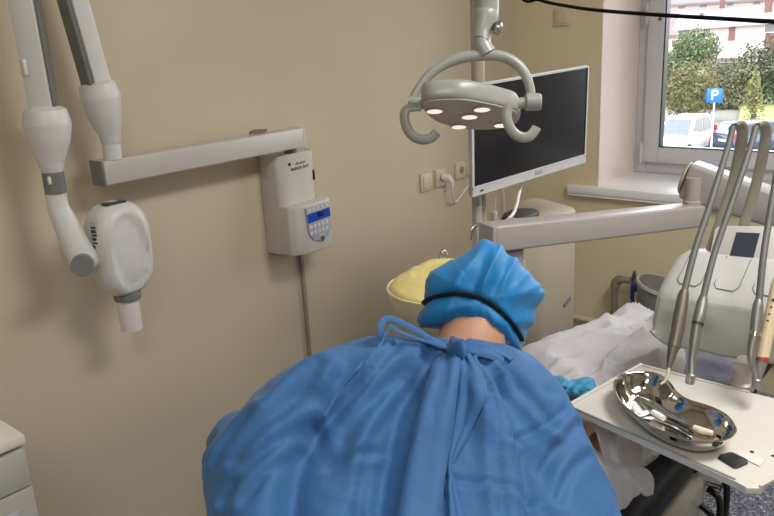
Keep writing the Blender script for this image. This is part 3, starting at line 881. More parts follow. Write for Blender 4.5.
obj('head', B().lathe([(.0075, -.011), (.0085, -.009), (.0085, .007), (.006, .009)], P(690.5, 378, t=1.428), 20, ax=CU * .95 + CR * .1 - CF * .2), HPG, r2)
obj('ring', B().cyl(P(698, 322.5, t=1.449), P(697.4, 325, t=1.448), .0112, 20), DARKP, r2)
r3, o3 = hand('contra_angle_handpiece', 'satin steel contra-angle handpiece next to the cream syringe', 'handpiece',
    [(785, 124, 1.61), (779, 160, 1.58), (769, 220, 1.53), (763, 260, 1.49), (759, 302, 1.46)], 0, 1.46, HPG,
    [(759, 299, 1.462, .0062), (758, 306, 1.46, .0098), (756.5, 320, 1.455, .0105), (755, 334, 1.45, .010), (752, 346, 1.447, .008), (751, 358, 1.443, .007), (754, 370, 1.44, .0064), (756.5, 380, 1.436, .0062)])
obj('head', B().lathe([(.0075, -.010), (.0085, -.008), (.0085, .007), (.006, .009)], P(756.5, 383, t=1.434), 20, ax=CU + CR * .1 - CF * .2), HPG, r3)
obj('ring', B().cyl(P(755.4, 332, t=1.4505), P(754.6, 336, t=1.4495), .0108, 20), CHROME, r3)
r4, o4 = hand('air_water_syringe', 'cream air and water syringe with a red ring and grey nozzle', 'syringe',
    [(800, 140, 1.61), (796, 200, 1.55), (786, 250, 1.5), (778, 280, 1.46)], 0, 1.46, mat('syringe_cream', (226, 208, 170), .35),
    [(779, 276, 1.462, .0068), (777, 284, 1.46, .0105), (772, 310, 1.455, .0112), (767, 335, 1.45, .0115), (762.5, 358, 1.445, .0115)])
obj('red_ring', B().cyl(P(762.8, 357, t=1.4455), P(762, 361, t=1.4445), .0118, 20), mat('ring_red', (176, 66, 54), .4), r4)
obj('nozzle', B().tube([P(762, 361, t=1.4445), P(759.5, 370, t=1.442), P(757.5, 379, t=1.44)], [.0108, .0092, .0075], 18), mat('nozzle_grey', (128, 126, 120), .4), r4)
for k in range(7):
    x = 774.5 - k * 1.7; y = 300 + k * 7
    obj('marking', B().box(P(x - 1.5, y, t=1.4435 + (6 - k) * .0006), (.004, .002, .0025 + .002 * (k % 3 == 0))), DARKP, o4)
# ------------------------------------------------------------------ people
SKIN = mat('skin', (194, 144, 112), .5, vary=.05, scale=14)
GOWN = mat('gown_blue', (50, 101, 153), .7, vary=.04, scale=10, bump=.10, bscale=90, sheen=.1)
CAPM = mat('cap_blue', (8, 120, 180), .55, vary=.06, scale=12, bump=.10, bscale=80, sheen=.1)
HAIR = mat('hair_brown', (120, 100, 86), .6, vary=.2, scale=40)
GLOVE = mat('glove_white', (224, 222, 216), .5, vary=.02)


def skin_mesh(name, chains, material, parent, sub=2, root=None):
    """chains: lists of (point, radius); points that coincide are joined into one skeleton"""
    bm = bmesh.new(); lay = bm.verts.layers.skin.verify(); seen = {}
    org = wloc(parent)
    def gv(p, r):
        k = tuple(round(c, 4) for c in p)
        if k not in seen:
            v = bm.verts.new(Vector(p) - org); rr = r if isinstance(r, tuple) else (r, r)
            v[lay].radius = rr; seen[k] = v
        return seen[k]
    for ch in chains:
        vs = [gv(p, r) for p, r in ch]
        for a, b in zip(vs, vs[1:]):
            if a is not b and not bm.edges.get((a, b)): bm.edges.new((a, b))
    bm.verts.ensure_lookup_table()
    k0 = tuple(round(c, 4) for c in (root or chains[0][0][0]))
    seen[k0][lay].use_root = True
    me = bpy.data.meshes.new(name); bm.to_mesh(me); bm.free()
    o = link_mesh(name, me, material, parent)
    sk = o.modifiers.new('skin', 'SKIN'); sk.use_smooth_shade = True; sk.branch_smoothing = .6
    sb = o.modifiers.new('sub', 'SUBSURF'); sb.levels = sub; sb.render_levels = sub
    bake(o)
    for p in o.data.polygons: p.use_smooth = True
    o.data.materials.clear(); o.data.materials.append(material)
    return o


def hand_chains(w, d, pn, curl=.5, k=1.0, side=1):
    """finger chains from wrist w along d; pn = back-of-hand normal"""
    w = Vector(w); d = Vector(d).normalized(); pn = Vector(pn); pn = (pn - d * pn.dot(d)).normalized()
    s_ = d.cross(pn) * side
    ch = []
    palm = w + d * .045 * k
    ch.append([(w, .024 * k), (palm, (.034 * k, .016 * k))])
    for i, (off, ln_) in enumerate([(-.029, .068), (-.0095, .078), (.010, .074), (.029, .058)]):
        kn = w + d * .082 * k + s_ * off * k
        p = kn; dd = d.copy(); c = [(palm, (.034 * k, .016 * k)), (kn, .0095 * k)]
        for j, fr_ in enumerate((.45, .32, .23)):
            a = curl * (.45 + .3 * j)
            dd = (dd * math.cos(a) - pn * math.sin(a)).normalized() if j == 0 else (Matrix.Rotation(-a, 3, s_ * side) @ dd if False else (dd + (-pn) * curl * .5).normalized())
            p = p + dd * ln_ * fr_ * k
            c.append((p, (.0088 - .0009 * j) * k))
        ch.append(c)
    th = [(w, .024 * k), (w + d * .025 * k - s_ * .03 * k, .012 * k), (w + d * .055 * k - s_ * .046 * k - pn * .01 * k, .0105 * k), (w + d * .082 * k - s_ * .045 * k - pn * .022 * k, .0088 * k)]
    ch.append(th)
    return ch


# ---- dentist, seen from behind, bending over the patient
N0 = Vector((-.755, 1.075, 1.035)); DF = Vector((-.62, .785, 0)).normalized(); DR = Vector((.785, .62, 0)).normalized(); DZ = Vector((0, 0, 1))
DD = (-DF * .72 - DZ * .69).normalized()             # down the spine
DN = DR.cross(DD); DN = DN if DN.z > 0 else -DN      # out of the back
def dl(r, f, z): return N0 + DR * r + DF * f + DZ * z
dn = thing('person', 'person in blue surgical gown and teal blue cap bending forward, seen from behind', 'person', (-.42, .7, 0))
pelv = N0 + DD * .62
s1 = N0 + DD * .33 - DN * .13; s2 = N0 + DD * .14 - DN * .11
neck0 = N0 + DD * .0 - DN * .045
neck1 = P(472, 338, t=1.475) ; headc = P(484, 305, t=1.53)
LS = N0 + DD * .125 - DR * .155 - DN * .08; RS = N0 + DD * .125 + DR * .155 - DN * .09
LE = P(262, 480, t=1.36); RE = P(566, 505, t=1.42)
LW_ = P(330, 440, t=1.66); RW_ = Vector((-.62, 1.11, .87))
seat = pelv + Vector((0, 0, -.02))
chains = [[(pelv - DN * .06, .10), (s1, .085), (s2, .085), (neck0, .075), (neck1, .071), (headc - Vector((0, 0, .02)), .082), (headc + DF * .05 + DZ * .03, .085)],
          [(s2, .085), (LS, .062), (LS.lerp(LE, .5), .048), (LE, .04), (LE.lerp(LW_, .5), .036), (LW_, .025)],
          [(s2, .085), (RS, .062), (RS.lerp(RE, .5), .048), (RE, .04), (RE.lerp(RW_, .5), .036), (RW_, .025)]]
for sx in (-1, 1):
    hip = pelv + DR * .1 * sx; kn = pelv + DR * .2 * sx + DF * .36 + DZ * -.13; an = kn + DF * .03 - DZ * (kn.z - .09); an.z = .09
    chains.append([(pelv - DN * .06, .10), (hip, .095), (hip.lerp(kn, .5), .08), (kn, .06), (kn.lerp(an, .45), .052), (an, .036), (an + DF * .14 - DZ * .05, .034)])
bd = skin_mesh('body', chains, SKIN, dn, 2, root=pelv - DN * .06)
for nm, wv, el in (('hand', LW_, LE), ('hand', RW_, RE)):
    dirn = (Vector((-.80, 1.24, .80)) - wv)
    skin_mesh('glove', hand_chains(wv, dirn, DZ, .5, 1.0, -1 if el is LE else 1), GLOVE, dn, 2, root=wv)

# gown: lofted body and sleeves, fused and smoothed
def gown_ring(c, ax, up, a, b, n=36, e=2.3):
    out = []
    for i in range(n):
        t = 2 * PI * i / n; cs, sn = math.cos(t), math.sin(t)
        out.append(c + ax * (math.copysign(abs(cs) ** (2 / e), cs) * a) + up * (math.copysign(abs(sn) ** (2 / e), sn) * b))
    return out
g = B()
rows = [((425, 346, 1.455), (507, 357, 1.455), .022), ((404, 343, 1.445), (518, 360, 1.45), .042), ((368, 344, 1.43), (536, 367, 1.44), .072),
        ((332, 355, 1.41), (552, 381, 1.43), .088), ((297, 374, 1.385), (566, 400, 1.42), .102), ((258, 403, 1.35), (578, 421, 1.41), .116),
        ((226, 431, 1.32), (590, 446, 1.40), .128), ((206, 460, 1.30), (601, 470, 1.385), .135), ((208, 495, 1.27), (612, 495, 1.365), .14),
        ((213, 530, 1.235), (623, 525, 1.335), .145), ((222, 600, 1.16), (640, 600, 1.26), .15)]
tors = []
for L_, R_, b_ in rows:
    lp_, rp_ = P(L_[0], L_[1], t=L_[2]), P(R_[0], R_[1], t=R_[2])
    c_ = (lp_ + rp_) / 2; ax_ = (rp_ - lp_) / 2; e_ = 2 / 2.5
    ring_ = []
    for i in range(48):
        t_ = 2 * PI * i / 48; cs, sn = math.cos(t_), math.sin(t_)
        ring_.append(c_ + ax_ * math.copysign(abs(cs) ** e_, cs) + DN * (b_ if sn > 0 else b_ * .55) * math.copysign(abs(sn) ** e_, sn))
    tors.append(ring_)
g.ring_loft(tors)
sk_ = []
for z, a, b_ in [(.80, .25, .15), (.6, .29, .24), (.45, .32, .27), (.32, .34, .29)]:
    sk_.append(gown_ring(Vector((pelv.x, pelv.y, z)) + DF * .1, DR, DF, a, b_))
g.ring_loft(sk_)
def sleeve(ps, rs):
    q = spline(ps, 5); r = [float(v) for v in np.interp(np.linspace(0, len(ps) - 1, len(q)), range(len(ps)), rs)]
    g.tube(q, r, 20)
sleeve([LE + (LS - LE) * .3, LE, P(244, 449, t=1.40), P(254, 446, t=1.50), LW_], [.06, .062, .062, .06, .05])
sleeve([RE + (RS - RE) * .3, RE, RE + (RW_ - RE) * .55, RW_], [.06, .062, .06, .05])
gw = obj('gown', g, GOWN, dn)
rm = gw.modifiers.new('fuse', 'REMESH'); rm.mode = 'VOXEL'; rm.voxel_size = .0075; rm.use_smooth_shade = True
sm = gw.modifiers.new('smooth', 'SMOOTH'); sm.factor = .5; sm.iterations = 22
bake(gw); gw.data.materials.clear(); gw.data.materials.append(GOWN)

KN = P(456, 351, t=1.425)                               # the knot at the nape
me = gw.data; org = wloc(dn)
nv = len(me.vertices)
me.calc_loop_triangles()
gb0 = bmesh.new(); gb0.from_mesh(me); gb0.transform(Matrix.Translation(org)); bv0 = BVHTree.FromBMesh(gb0)
def g0(px, py):
    o_ = Vector((0, 0, CAM_H)); d = ray(px, py).normalized(); h_ = bv0.ray_cast(o_, d)[0]
    return h_ if h_ is not None else bv0.find_nearest(o_ + d * 1.38)[0]
KN = g0(456, 352)
CREASE = []
for amp, w, pts in [
    (.016, .016, [(316, 432), (302, 455), (293, 480), (288, 520)]),
    (.010, .012, [(322, 380), (290, 410), (262, 436), (240, 462)]),
    (.009, .012, [(312, 425), (280, 448), (250, 474), (228, 500)]),
    (.008, .010, [(300, 452), (270, 478), (252, 505)]),
    (.007, .009, [(396, 350), (372, 380), (340, 405), (318, 425)]),
    (.010, .013, [(438, 360), (412, 395), (392, 440), (380, 516)]),
    (.009, .012, [(428, 354), (396, 378), (366, 410), (345, 440)]),
    (.008, .010, [(432, 357), (400, 400), (370, 450), (358, 516)]),
    (.010, .012, [(484, 364), (506, 400), (522, 445), (532, 516)]),
    (.008, .010, [(494, 360), (526, 392), (556, 430)]),
    (.008, .010, [(478, 368), (490, 410), (494, 460), (500, 516)]),
    (.007, .008, [(452, 480), (490, 487), (532, 497)]),
    (.008, .010, [(578, 424), (558, 446), (545, 470)]),
    (.007, .009, [(588, 455), (570, 472), (560, 500)]),
    (.006, .008, [(330, 470), (352, 458), (378, 452)]),
    (.006, .008, [(510, 440), (540, 430), (566, 410)]),
    (.007, .009, [(255, 420), (232, 440), (216, 462)]),
    (.034, .042, [(318, 418), (306, 450), (300, 516)]), (.026, .034, [(408, 385), (388, 440), (376, 516)]), (.022, .034, [(512, 395), (530, 445), (538, 516)]),
    (.024, .036, [(356, 398), (338, 440), (346, 516)])]:
    q = [g0(x, y) for x, y in pts]
    CREASE.append((amp * .95, w, spline(q, 3)))
def fold(v, n):
    p = v + org
    d = p - KN; r_ = d.dot(DR); s_ = d.dot(DD); up = n.dot(DN)
    dist = math.hypot(r_, s_)
    h = 0.0
    if up > -.1:
        ang = math.atan2(r_, s_ + .02)
        w = noise.noise(Vector((ang * 1.3, dist * 3, 1.7))) * 1.2
        h += .006 * (1 - 2 * abs(math.sin(ang * 4 + w * 2))) * math.exp(-((dist - .06) / .14) ** 2) * min(1, dist / .03)
        h += .004 * (1 - 2 * abs(math.sin(ang * 9 + w * 3))) * math.exp(-dist / .07)
    q = Vector((r_ * 5.5 + s_ * 1.5, s_ * 2.2 - r_ * 1.2, d.dot(DN) * 3))
    h += .007 * noise.noise(q)
    # crumple: flat facets that meet in soft ridges
    wv_ = Vector((noise.noise(p * 9), noise.noise(p * 9 + Vector((5, 0, 0))), noise.noise(p * 9 + Vector((0, 7, 0)))))
    for sc_, am in ((7, .004), (15, .0015)):
        dd, _ = noise.voronoi(Vector((r_, s_ * .7, d.dot(DN))) * sc_ + wv_ * .5)
        h += am * (1 - min(1.0, (dd[1] - dd[0]) * 2.4)) ** 1.5
    h += .0012 * noise.noise(p * 42)
    for amp, w, q in CREASE:
        m0 = 9; sgn = 0
        for i in range(len(q) - 1):
            ab = q[i + 1] - q[i]; t = max(0, min(1, (p - q[i]).dot(ab) / max(1e-9, ab.length_squared)))
            e = p - (q[i] + ab * t); l = e.length
            if l < m0: m0 = l; sgn = e.dot(ab.cross(DN))
        if m0 < w * 4:
            x = m0 / w
            h -= amp * math.exp(-x * x)
            h += amp * (.75 if sgn > 0 else .2) * math.exp(-((x - 1.7) / 1.1) ** 2)
    return h
nrm = [v.normal.copy() for v in me.vertices]
for v, n in zip(me.vertices, nrm): v.co = v.co + n * fold(v.co, n)
for p in me.polygons: p.use_smooth = True
me.update()
# surface lookup for things lying on the gown
gb = bmesh.new(); gb.from_mesh(me); gb.transform(Matrix.Translation(org)); bvh = BVHTree.FromBMesh(gb)
def on_gown(px, py, lift, last=[None]):
    o_ = Vector((0, 0, CAM_H)); d = ray(px, py).normalized()
    hit, n, i, ds = bvh.ray_cast(o_, d)
    if hit is None:
        nr = bvh.find_nearest(o_ + d * 1.4); hit, n = nr[0], nr[1]
    if n.dot(d) > 0: n = -n
    return hit + (n * .4 - d * .6) * lift
def lerp_edge(tab, y): return float(np.interp(y, [t[1] for t in tab], [t[0] for t in tab]))
def panel(name, le, re_, y0, y1, lift, curl):
    def fn(u, v):
        y = y0 + (y1 - y0) * v
        xl = lerp_edge(le, y); xr_ = lerp_edge(re_, y)
        x = xl + (xr_ - xl) * u
        v = v * 1.62; h = lift * (.5 + .5 * min(1, v * 6)) + curl * math.sin(u * PI) * (.4 + .6 * math.sin(u * 9 + 1)) * math.exp(-v * 2.2)
        if u < .06 or u > .94: h *= .75
        return on_gown(x, y, h)
    o = obj(name, B().grid(fn, 22, 70), GOWN, dn, ang=70)
    md = o.modifiers.new('s', 'SMOOTH'); md.factor = .5; md.iterations = 6
    solid(o, .002, 1.0)
    return o
panel('overlap_flap', [(447, 352), (434, 362), (424, 392), (414, 430), (406, 470), (396, 530), (380, 640)], [(463, 352), (462, 372), (458, 398), (452, 434), (446, 470), (439, 530), (432, 640)], 353, 640, .026, .010)
panel('overlap_flap', [(458, 352), (459, 372), (456, 400), (450, 436), (447, 468), (449, 530), (452, 640)], [(470, 352), (481, 374), (488, 398), (472, 431), (450, 468), (466, 530), (486, 640)], 353, 640, .012, .009)
# knot and ties
KN = on_gown(456, 352, .004)
kb_ = B(); kb_.sphere(KN + DN * .01, .017, 18, (1.15, .9, .85)); kb_.tube([KN + DN * .012 + DR * -.006 - DD * .016, KN + DN * .026, KN + DN * .012 + DR * .008 + DD * .016], [.006, .012, .006], 12, 1.6)
kn_ = obj('tie_knot', kb_, GOWN, dn)
def tie(pts, name='tie_ribbon', r=.0055, lift=.004):
    q = []
    for x, y, t in pts:
        q.append(P(x, y, t=t) if t else on_gown(x, y, lift))
    o = obj(name, B().tube(spline(q, 6), r, 10, .3, up=DN), GOWN, dn)
    return o
tk = (KN - Vector((0, 0, CAM_H))).dot(CF) - .008
tie([(454, 350, tk), (436, 342, tk), (417, 331, tk + .01), (404, 324, tk + .015), (392, 319, tk + .015), (384, 320, tk + .01), (380, 329, tk), (382, 338, tk), (388, 342, tk + .005), (395, 341, tk + .005)], r=.0062)
tie([(452, 349, tk - .004), (432, 343, tk - .004), (412, 337, tk), (398, 331, tk), (391, 326, tk), (386, 334, tk - .005), (379, 347, None), (360, 366, None), (341, 388, None), (324, 416, None)], r=.0032, lift=.002)
tie([(460, 351, None), (478, 353, None), (492, 357, None), (503, 362, None)], r=.008, lift=.008)
tie([(462, 354, None), (474, 362, None), (480, 376, None), (484, 392, None)], r=.005, lift=.008)
# collar edge gathered around the neck
cq = [on_gown(x, y, .0) for x, y in [(426, 340), (434, 344), (446, 349), (458, 352), (475, 352), (492, 353), (504, 356), (512, 361)]]
obj('collar', B().tube(spline(cq, 6), .008, 12, .7), GOWN, dn)

# cap
cc = P(482, 299, t=1.53)
sil = [(542.5, 292.5), (537, 308.5), (527, 331), (517, 354), (511, 354), (496, 341), (476, 334), (450, 330), (432, 328), (423.6, 326), (420.5, 320), (424, 308), (427, 292), (429.4, 279), (431.5, 272), (440, 266), (455.6, 259.5), (467, 250), (478.8, 244.5), (487, 242.5), (494.8, 243), (507, 252), (519.5, 262.5), (529, 274), (537, 284)]
pol = sorted([(math.atan2(y - 299, x - 482), math.hypot(x - 482, y - 299)) for x, y in sil])
pa = [p[0] for p in pol]; pr = [p[1] for p in pol]
pa = [pa[-1] - 2 * PI] + pa + [pa[0] + 2 * PI]; pr = [pr[-1]] + pr + [pr[0]]
pxm = 1.53 / FPX
VV = (cc - Vector((0, 0, CAM_H))).normalized()
def cap_pt(phi, th, extra=0.0):
    R_ = float(np.interp(phi, pa, pr)) * pxm
    s_ = abs(math.sin(th)) ** .85
    dep = .098 if th < PI / 2 else .085
    pl = 0
    x = math.cos(phi); y = math.sin(phi)
    q = cc + (CR * x - CU * y) * (R_ * s_ + pl * .5) - VV * (dep * math.cos(th))
    nn = ((CR * x - CU * y) * math.sin(th) - VV * math.cos(th)).normalized()
    u_, v_ = R_ * s_ * x / pxm + 482, R_ * s_ * y / pxm + 299
    # gathers running up from the strap and creases towards the crown
    if th < PI * .55:
        along = (u_ - 482) * .95 + (v_ - 299) * .3; upw = (270 - v_) / 60
        h = .0055 * (1 - 2 * abs(math.sin(along / 8.5 + .9 * math.sin(along / 13) + .5 * math.sin(v_ / 14)))) * max(0, min(1, (310 + (u_ - 480) * .4 - v_) / 30)) * (0.45 + .55 * max(0, min(1, (v_ - 240) / 40)))
        h += .004 * noise.noise(Vector((u_ / 17, v_ / 24, 0.5)))
        h += .006 * max(0, 1 - abs(noise.noise(Vector((u_ / 30 + v_ / 60, v_ / 40, 4)))) * 3) 
        # pinch along the strap
        sv = float(np.interp(u_, [425, 432, 445, 460, 475, 490, 505, 515, 522], [304, 299, 295.5, 294, 296.5, 303.5, 317, 330, 343]))
        h -= .006 * math.exp(-((v_ - sv) / 4.0) ** 2)
        h += .004 * math.exp(-((v_ - sv - 12) / 8.0) ** 2)
        q += nn * (h + extra)
    return q
def cap_fn(i, j): return cap_pt(-PI + i * 2 * PI, .02 + j * (PI - .05))
cb = B().grid(cap_fn, 181, 70)
cp = obj('cap', cb, CAPM, dn, ang=80)
def cap_at(px, py, lift):
    dx, dy = px - 482, py - 299; phi = math.atan2(dy, dx); R_ = float(np.interp(phi, pa, pr))
    s_ = min(.999, math.hypot(dx, dy) / R_); th = math.asin(s_ ** (1 / .85))
    return cap_pt(phi, th, lift)
st = [(424.5, 304), (432, 299.5), (445, 295.8), (460, 294.5), (475, 297), (490, 304), (503, 315), (513, 327), (520, 339)]
obj('strap', B().tube(spline([cap_at(x, y, .004) for x, y in st], 5), .0068, 12, .35, up=CF), mat('strap_black', (14, 16, 22), .6), cp)
ed = [(423, 325), (436, 326), (450, 328), (464, 330), (476, 332), (488, 336), (498, 341), (508, 350)]
obj('cap_edge', B().tube(spline([cap_at(x, y, .001) for x, y in ed], 5), .0026, 8), CAPM, cp)
obj('strap_toggle', B().sphere(P(516.5, 354.5, t=1.45), .0062, 14), BLACK, cp)
# short hair at the nape
rnd = random.Random(4)
for x0, x1 in ((498, 510),):
    hb_ = B()
    for k in range(34):
        x = rnd.uniform(x0, x1); y = 325 if x < 460 else 333 + (x - 490) * .55
        ln2 = rnd.uniform(4, 10); lean = -.35 if x > 460 else .3
        a_ = P(x, y - 5, t=1.458); b2_ = P(x + lean * ln2 + rnd.uniform(-1, 1), y + ln2, t=1.462)
        hb_.tube([a_, (a_ + b2_) / 2 - VV * .003, b2_], [.0009, .0008, .0003], 4)
    obj('hair', hb_, HAIR, dn)
# stool under the dentist
sl_ = thing('stool', 'grey swivel stool under the person in the blue gown', 'stool', (pelv.x, pelv.y, 0))
obj('seat', B().lathe([(.02, .37), (.17, .37), (.185, .39), (.185, .42), (.17, .435), (.02, .437)], (pelv.x, pelv.y, 0), 32), DARKP, sl_)
obj('column', B().cyl((pelv.x, pelv.y, .08), (pelv.x, pelv.y, .375), .025), CHROME, sl_)
for k in range(5):
    a = k * 2 * PI / 5
    e = Vector((pelv.x + .26 * math.cos(a), pelv.y + .26 * math.sin(a), .07))
    obj('foot', B().tube([(pelv.x, pelv.y, .1), e], [.022, .015], 10), GREYP, sl_)
    obj('caster', B().cyl(e + Vector((-.01, 0, -.04)), e + Vector((.01, 0, -.04)), .03), BLACK, sl_)

# ------------------------------------------------------------------ dental chair
BLK = mat('leather_black', (9, 9, 13), .55, vary=.06, bump=.05, spec=.25)
chr_ = thing('dental_chair', 'black padded dental chair on a grey base underneath the person in white', 'dental chair', (-.72, 1.8, 0))
obj('backrest', B().b2((-.96, 1.12, .535), (-.5, 1.78, .615), .025, 3), BLK, chr_)
obj('headrest', B().b2((-.86, .93, .58), (-.62, 1.13, .64), .025, 3), BLK, chr_)
obj('seat', B().b2((-.94, 1.76, .50), (-.5, 2.3, .59), .03, 3), BLK, chr_)
obj('legrest', B().b2((-.85, 2.28, .49), (-.52, 3.0, .57), .03, 3), BLK, chr_)
CG = mat('chair_grey', (176, 172, 162), .4, vary=.02)
obj('base', B().b2((-.90, 1.45, .03), (-.515, 1.90, .46), .035, 4), CG, chr_)
obj('base_plate', B().b2((-.95, 1.4, 0), (-.56, 2.2, .035), .01), DARKP, chr_)
obj('lift_column', B().b2((-.82, 1.75, .4), (-.6, 2.05, .51), .02), CG, chr_)
obj('white_cover', B().b2((-.62, 1.86, .44), (-.475, 1.975, .472), .008), mat('cover_white', (238, 236, 232), .35), chr_)
cl = B()
for k in range(4):
    y = 1.90 - k * .055
    cl.tube(spline([(-.51, y + .03, .43 - k * .02), (-.475, y + .02, .41 - k * .02), (-.468, y - .01, .30), (-.49, y - .02, .15 + .02 * k), (-.51, y, .05)], 5), .009, 10)
obj('hoses', cl, BLACK, chr_)
obj('hose_fitting', B().cyl((-.515, 1.885, .425), (-.478, 1.885, .425), .012), CHROME, chr_)

# ------------------------------------------------------------------ patient lying under a white gown
pt = thing('person', 'person lying in the dental chair under a rumpled white gown, knees towards the window', 'person', (-.72, 1.7, .6))
ph = Vector((-.775, 1.20, .73)); pch = Vector((-.745, 1.50, .705)); ppel = Vector((-.72, 1.90, .68))
rk = Vector((-.68, 2.26, .655)); lk = Vector((-.52, 1.98, .735))
rf = Vector((-.70, 2.72, .63)); lf = Vector((-.60, 2.5, .66))
hw = P(600, 447, t=1.545)
lsh = Vector((-.60, 1.40, .71)); rsh = Vector((-.90, 1.42, .71))
lel = Vector((-.585, 1.50, .64)); lwr = hw; rel_ = Vector((-.87, 1.66, .67)); rwr = Vector((-.74, 1.86, .69))
ch = [[(ppel, (.14, .09)), (Vector((-.735, 1.7, .695)), (.125, .085)), (pch, (.14, .09)), (Vector((-.76, 1.37, .715)), .055), (Vector((-.77, 1.29, .725)), .055), (ph, .088), (ph + Vector((-.005, -.06, .005)), .082)],
      [(ph, .088), (ph + Vector((0, .012, .088)), .016), (ph + Vector((0, .02, .104)), .011)],
      [(pch, (.14, .09)), (rsh, .055), (rel_, .042), (rwr, .026)],
      [(pch, (.14, .09)), (lsh, .055), (lel, .034), (lwr, .026)],
      [(ppel, (.14, .09)), (ppel + Vector((-.07, .06, 0)), .085), (rk, .06), (rf, .042), (rf + Vector((-.02, .06, .1)), .036)],
      [(ppel, (.14, .09)), (ppel + Vector((.09, .03, 0)), .085), (lk, .06), (lf, .042), (lf + Vector((.02, .06, .1)), .036)]]
skin_mesh('body', ch, SKIN, pt, 2, root=ppel)
hw = P(600, 447, t=1.545)
hv = P(589, 424, t=1.60) - hw
skin_mesh('hand', hand_chains(hw, hv, (.5, -.5, .7), .35, 1.0, 1), SKIN, pt, 2, root=hw)
skin_mesh('hand', hand_chains(rwr, (.3, .9, -.05), (0, 0, 1), .3, .9, 1), SKIN, pt, 2, root=rwr)
TROU = mat('trousers_grey_blue', (132, 132, 148), .7, vary=.08, scale=20, bump=.25, bscale=50)
tb = B()
def leg(ps, rs):
    q = spline(ps, 6); r = [float(v) for v in np.interp(np.linspace(0, len(ps) - 1, len(q)), range(len(ps)), rs)]
    rings = []; 
    tb.tube(q, r, 24)
leg([ppel + Vector((-.05, 0, 0)), ppel + Vector((-.07, .08, .01)), rk, rf], [.1, .09, .075, .065])
leg([ppel + Vector((.05, -.05, 0)), ppel + Vector((.13, .0, .015)), lk + Vector((.0, -.02, 0)), lk + Vector((.0, .05, -.01)), lf], [.1, .088, .082, .074, .06])
tro = obj('trousers', tb, TROU, pt)
rm = tro.modifiers.new('fuse', 'REMESH'); rm.mode = 'VOXEL'; rm.voxel_size = .011; rm.use_smooth_shade = True
sm = tro.modifiers.new('smooth', 'SMOOTH'); sm.factor = .5; sm.iterations = 5
bake(tro); tro.data.materials.clear(); tro.data.materials.append(TROU)
for v in tro.data.vertices:
    p = v.co + wloc(pt)
    v.co += v.normal * (.007 * max(0, 1 - abs(noise.noise(Vector((p.x * 14, p.y * 30, p.z * 18)))) * 2.5))
for p in tro.data.polygons: p.use_smooth = True
GWN = mat('patient_gown_white', (184, 180, 180), .75, vary=.02, bump=.12, bscale=70, sheen=.1)
def fold2(x, y, s=0.0):
    a = noise.noise(Vector((x * 7 + y * 3, y * 5 - x * 2, 1.3 + s)))
    r1 = max(0, 1 - abs(noise.noise(Vector((x * 10 - y * 5, x * 2.2 + y * 2.4, 5 + s)))) * 2.4)
    r2 = max(0, 1 - abs(noise.noise(Vector((x * 20 - y * 7, y * 9 + x * 5, 2 + s)))) * 2.8)
    ka = math.atan2(x + .74, 2.2 - y) + .35 * noise.noise(Vector((x * 4, y * 4, 9)))
    r3 = (1 - abs(math.sin(ka * 9 + 3 * noise.noise(Vector((x * 2, y * 3, 1 + s)))))) ** 2
    return .016 * a + .028 * r1 * r1 + .007 * r2 + .030 * r3
def gfn(u, v):
    y = 1.22 + v * (.9 - .22 * max(0, u - .45) ** 1.0)
    cx = float(np.interp(y, [1.2, 1.5, 1.85, 2.1, 2.25], [-.745, -.745, -.725, -.735, -.74]))
    hl_ = float(np.interp(y, [1.22, 1.35, 1.5, 1.6, 1.72, 1.80, 1.9, 2.05, 2.15, 2.25], [.12, .20, .25, .275, .29, .275, .215, .15, .12, .12]))
    hr_ = float(np.interp(y, [1.22, 1.35, 1.5, 1.7, 1.9, 2.1, 2.25], [.12, .16, .17, .18, .19, .17, .13]))
    zt = float(np.interp(y, [1.22, 1.35, 1.5, 1.7, 1.9, 2.0, 2.06, 2.1, 2.12], [.765, .785, .80, .81, .80, .795, .80, .77, .72]))
    w = (u - .5) * 2
    h = hl_ if w < 0 else hr_
    x = cx + w * h
    a = abs(w)
    z = zt - (zt - .6) * max(0, (a - .45) / .55) ** 2.4
    z += fold2(x, y) * (1 - .5 * a) + .004 * math.exp(-((x + .77) ** 2 + (y - 2.03) ** 2) / .006)
    x += .012 * noise.noise(Vector((y * 9, w * 3, 7)))
    return (x, y, z)
gp = obj('gown', B().grid(gfn, 60, 110), GWN, pt, ang=80)
solid(gp, .004, -1)
# sleeve of the gown and the hem that falls over the near edge of the backrest
def lobe(edge_in, edge_out, s, n=30):
    def fn(u, v):
        k = u * (len(edge_in) - 1); i = min(int(k), len(edge_in) - 2); f = k - i
        a = edge_in[i].lerp(edge_in[i + 1], f); b_ = edge_out[i].lerp(edge_out[i + 1], f)
        p = a.lerp(b_, v)
        p = p + CR * (.016 * math.sin(v * PI) * u ** 3)
        p = p + Vector((.25, -.3, 1)).normalized() * (.022 * math.sin(v * PI) + .010 * (1 - abs(math.sin(u * 7 + v * 2 + s))) ** 2 * v + fold2(p.x * 2, p.y * 2, s) * .55 * math.sin(min(1, v * 1.6) * PI * .6))
        return p
    return B().grid(fn, n * 2, n)
def pl(pts): return spline([P(*p[:2], X=p[2]) for p in pts], 5)
i1 = pl([(585, 415, -.60), (598, 425, -.585), (612, 424, -.575), (628, 424, -.57)])
o1 = pl([(606, 470, -.525), (628, 470, -.51), (643, 466, -.505), (659, 456, -.50)])
i2 = pl([(584, 440, -.565), (598, 452, -.55), (615, 460, -.535), (632, 467, -.52)])
o2 = pl([(606, 520, -.49), (622, 512, -.48), (636, 500, -.475), (651, 499, -.472)])
o3 = pl([(655, 440, -.535), (657, 446, -.52), (658, 452, -.51), (659, 456, -.50)])
lb = obj('gown_hem', lobe(i1, o1, 3.1), GWN, pt, ang=80); solid(lb, .003, 0)
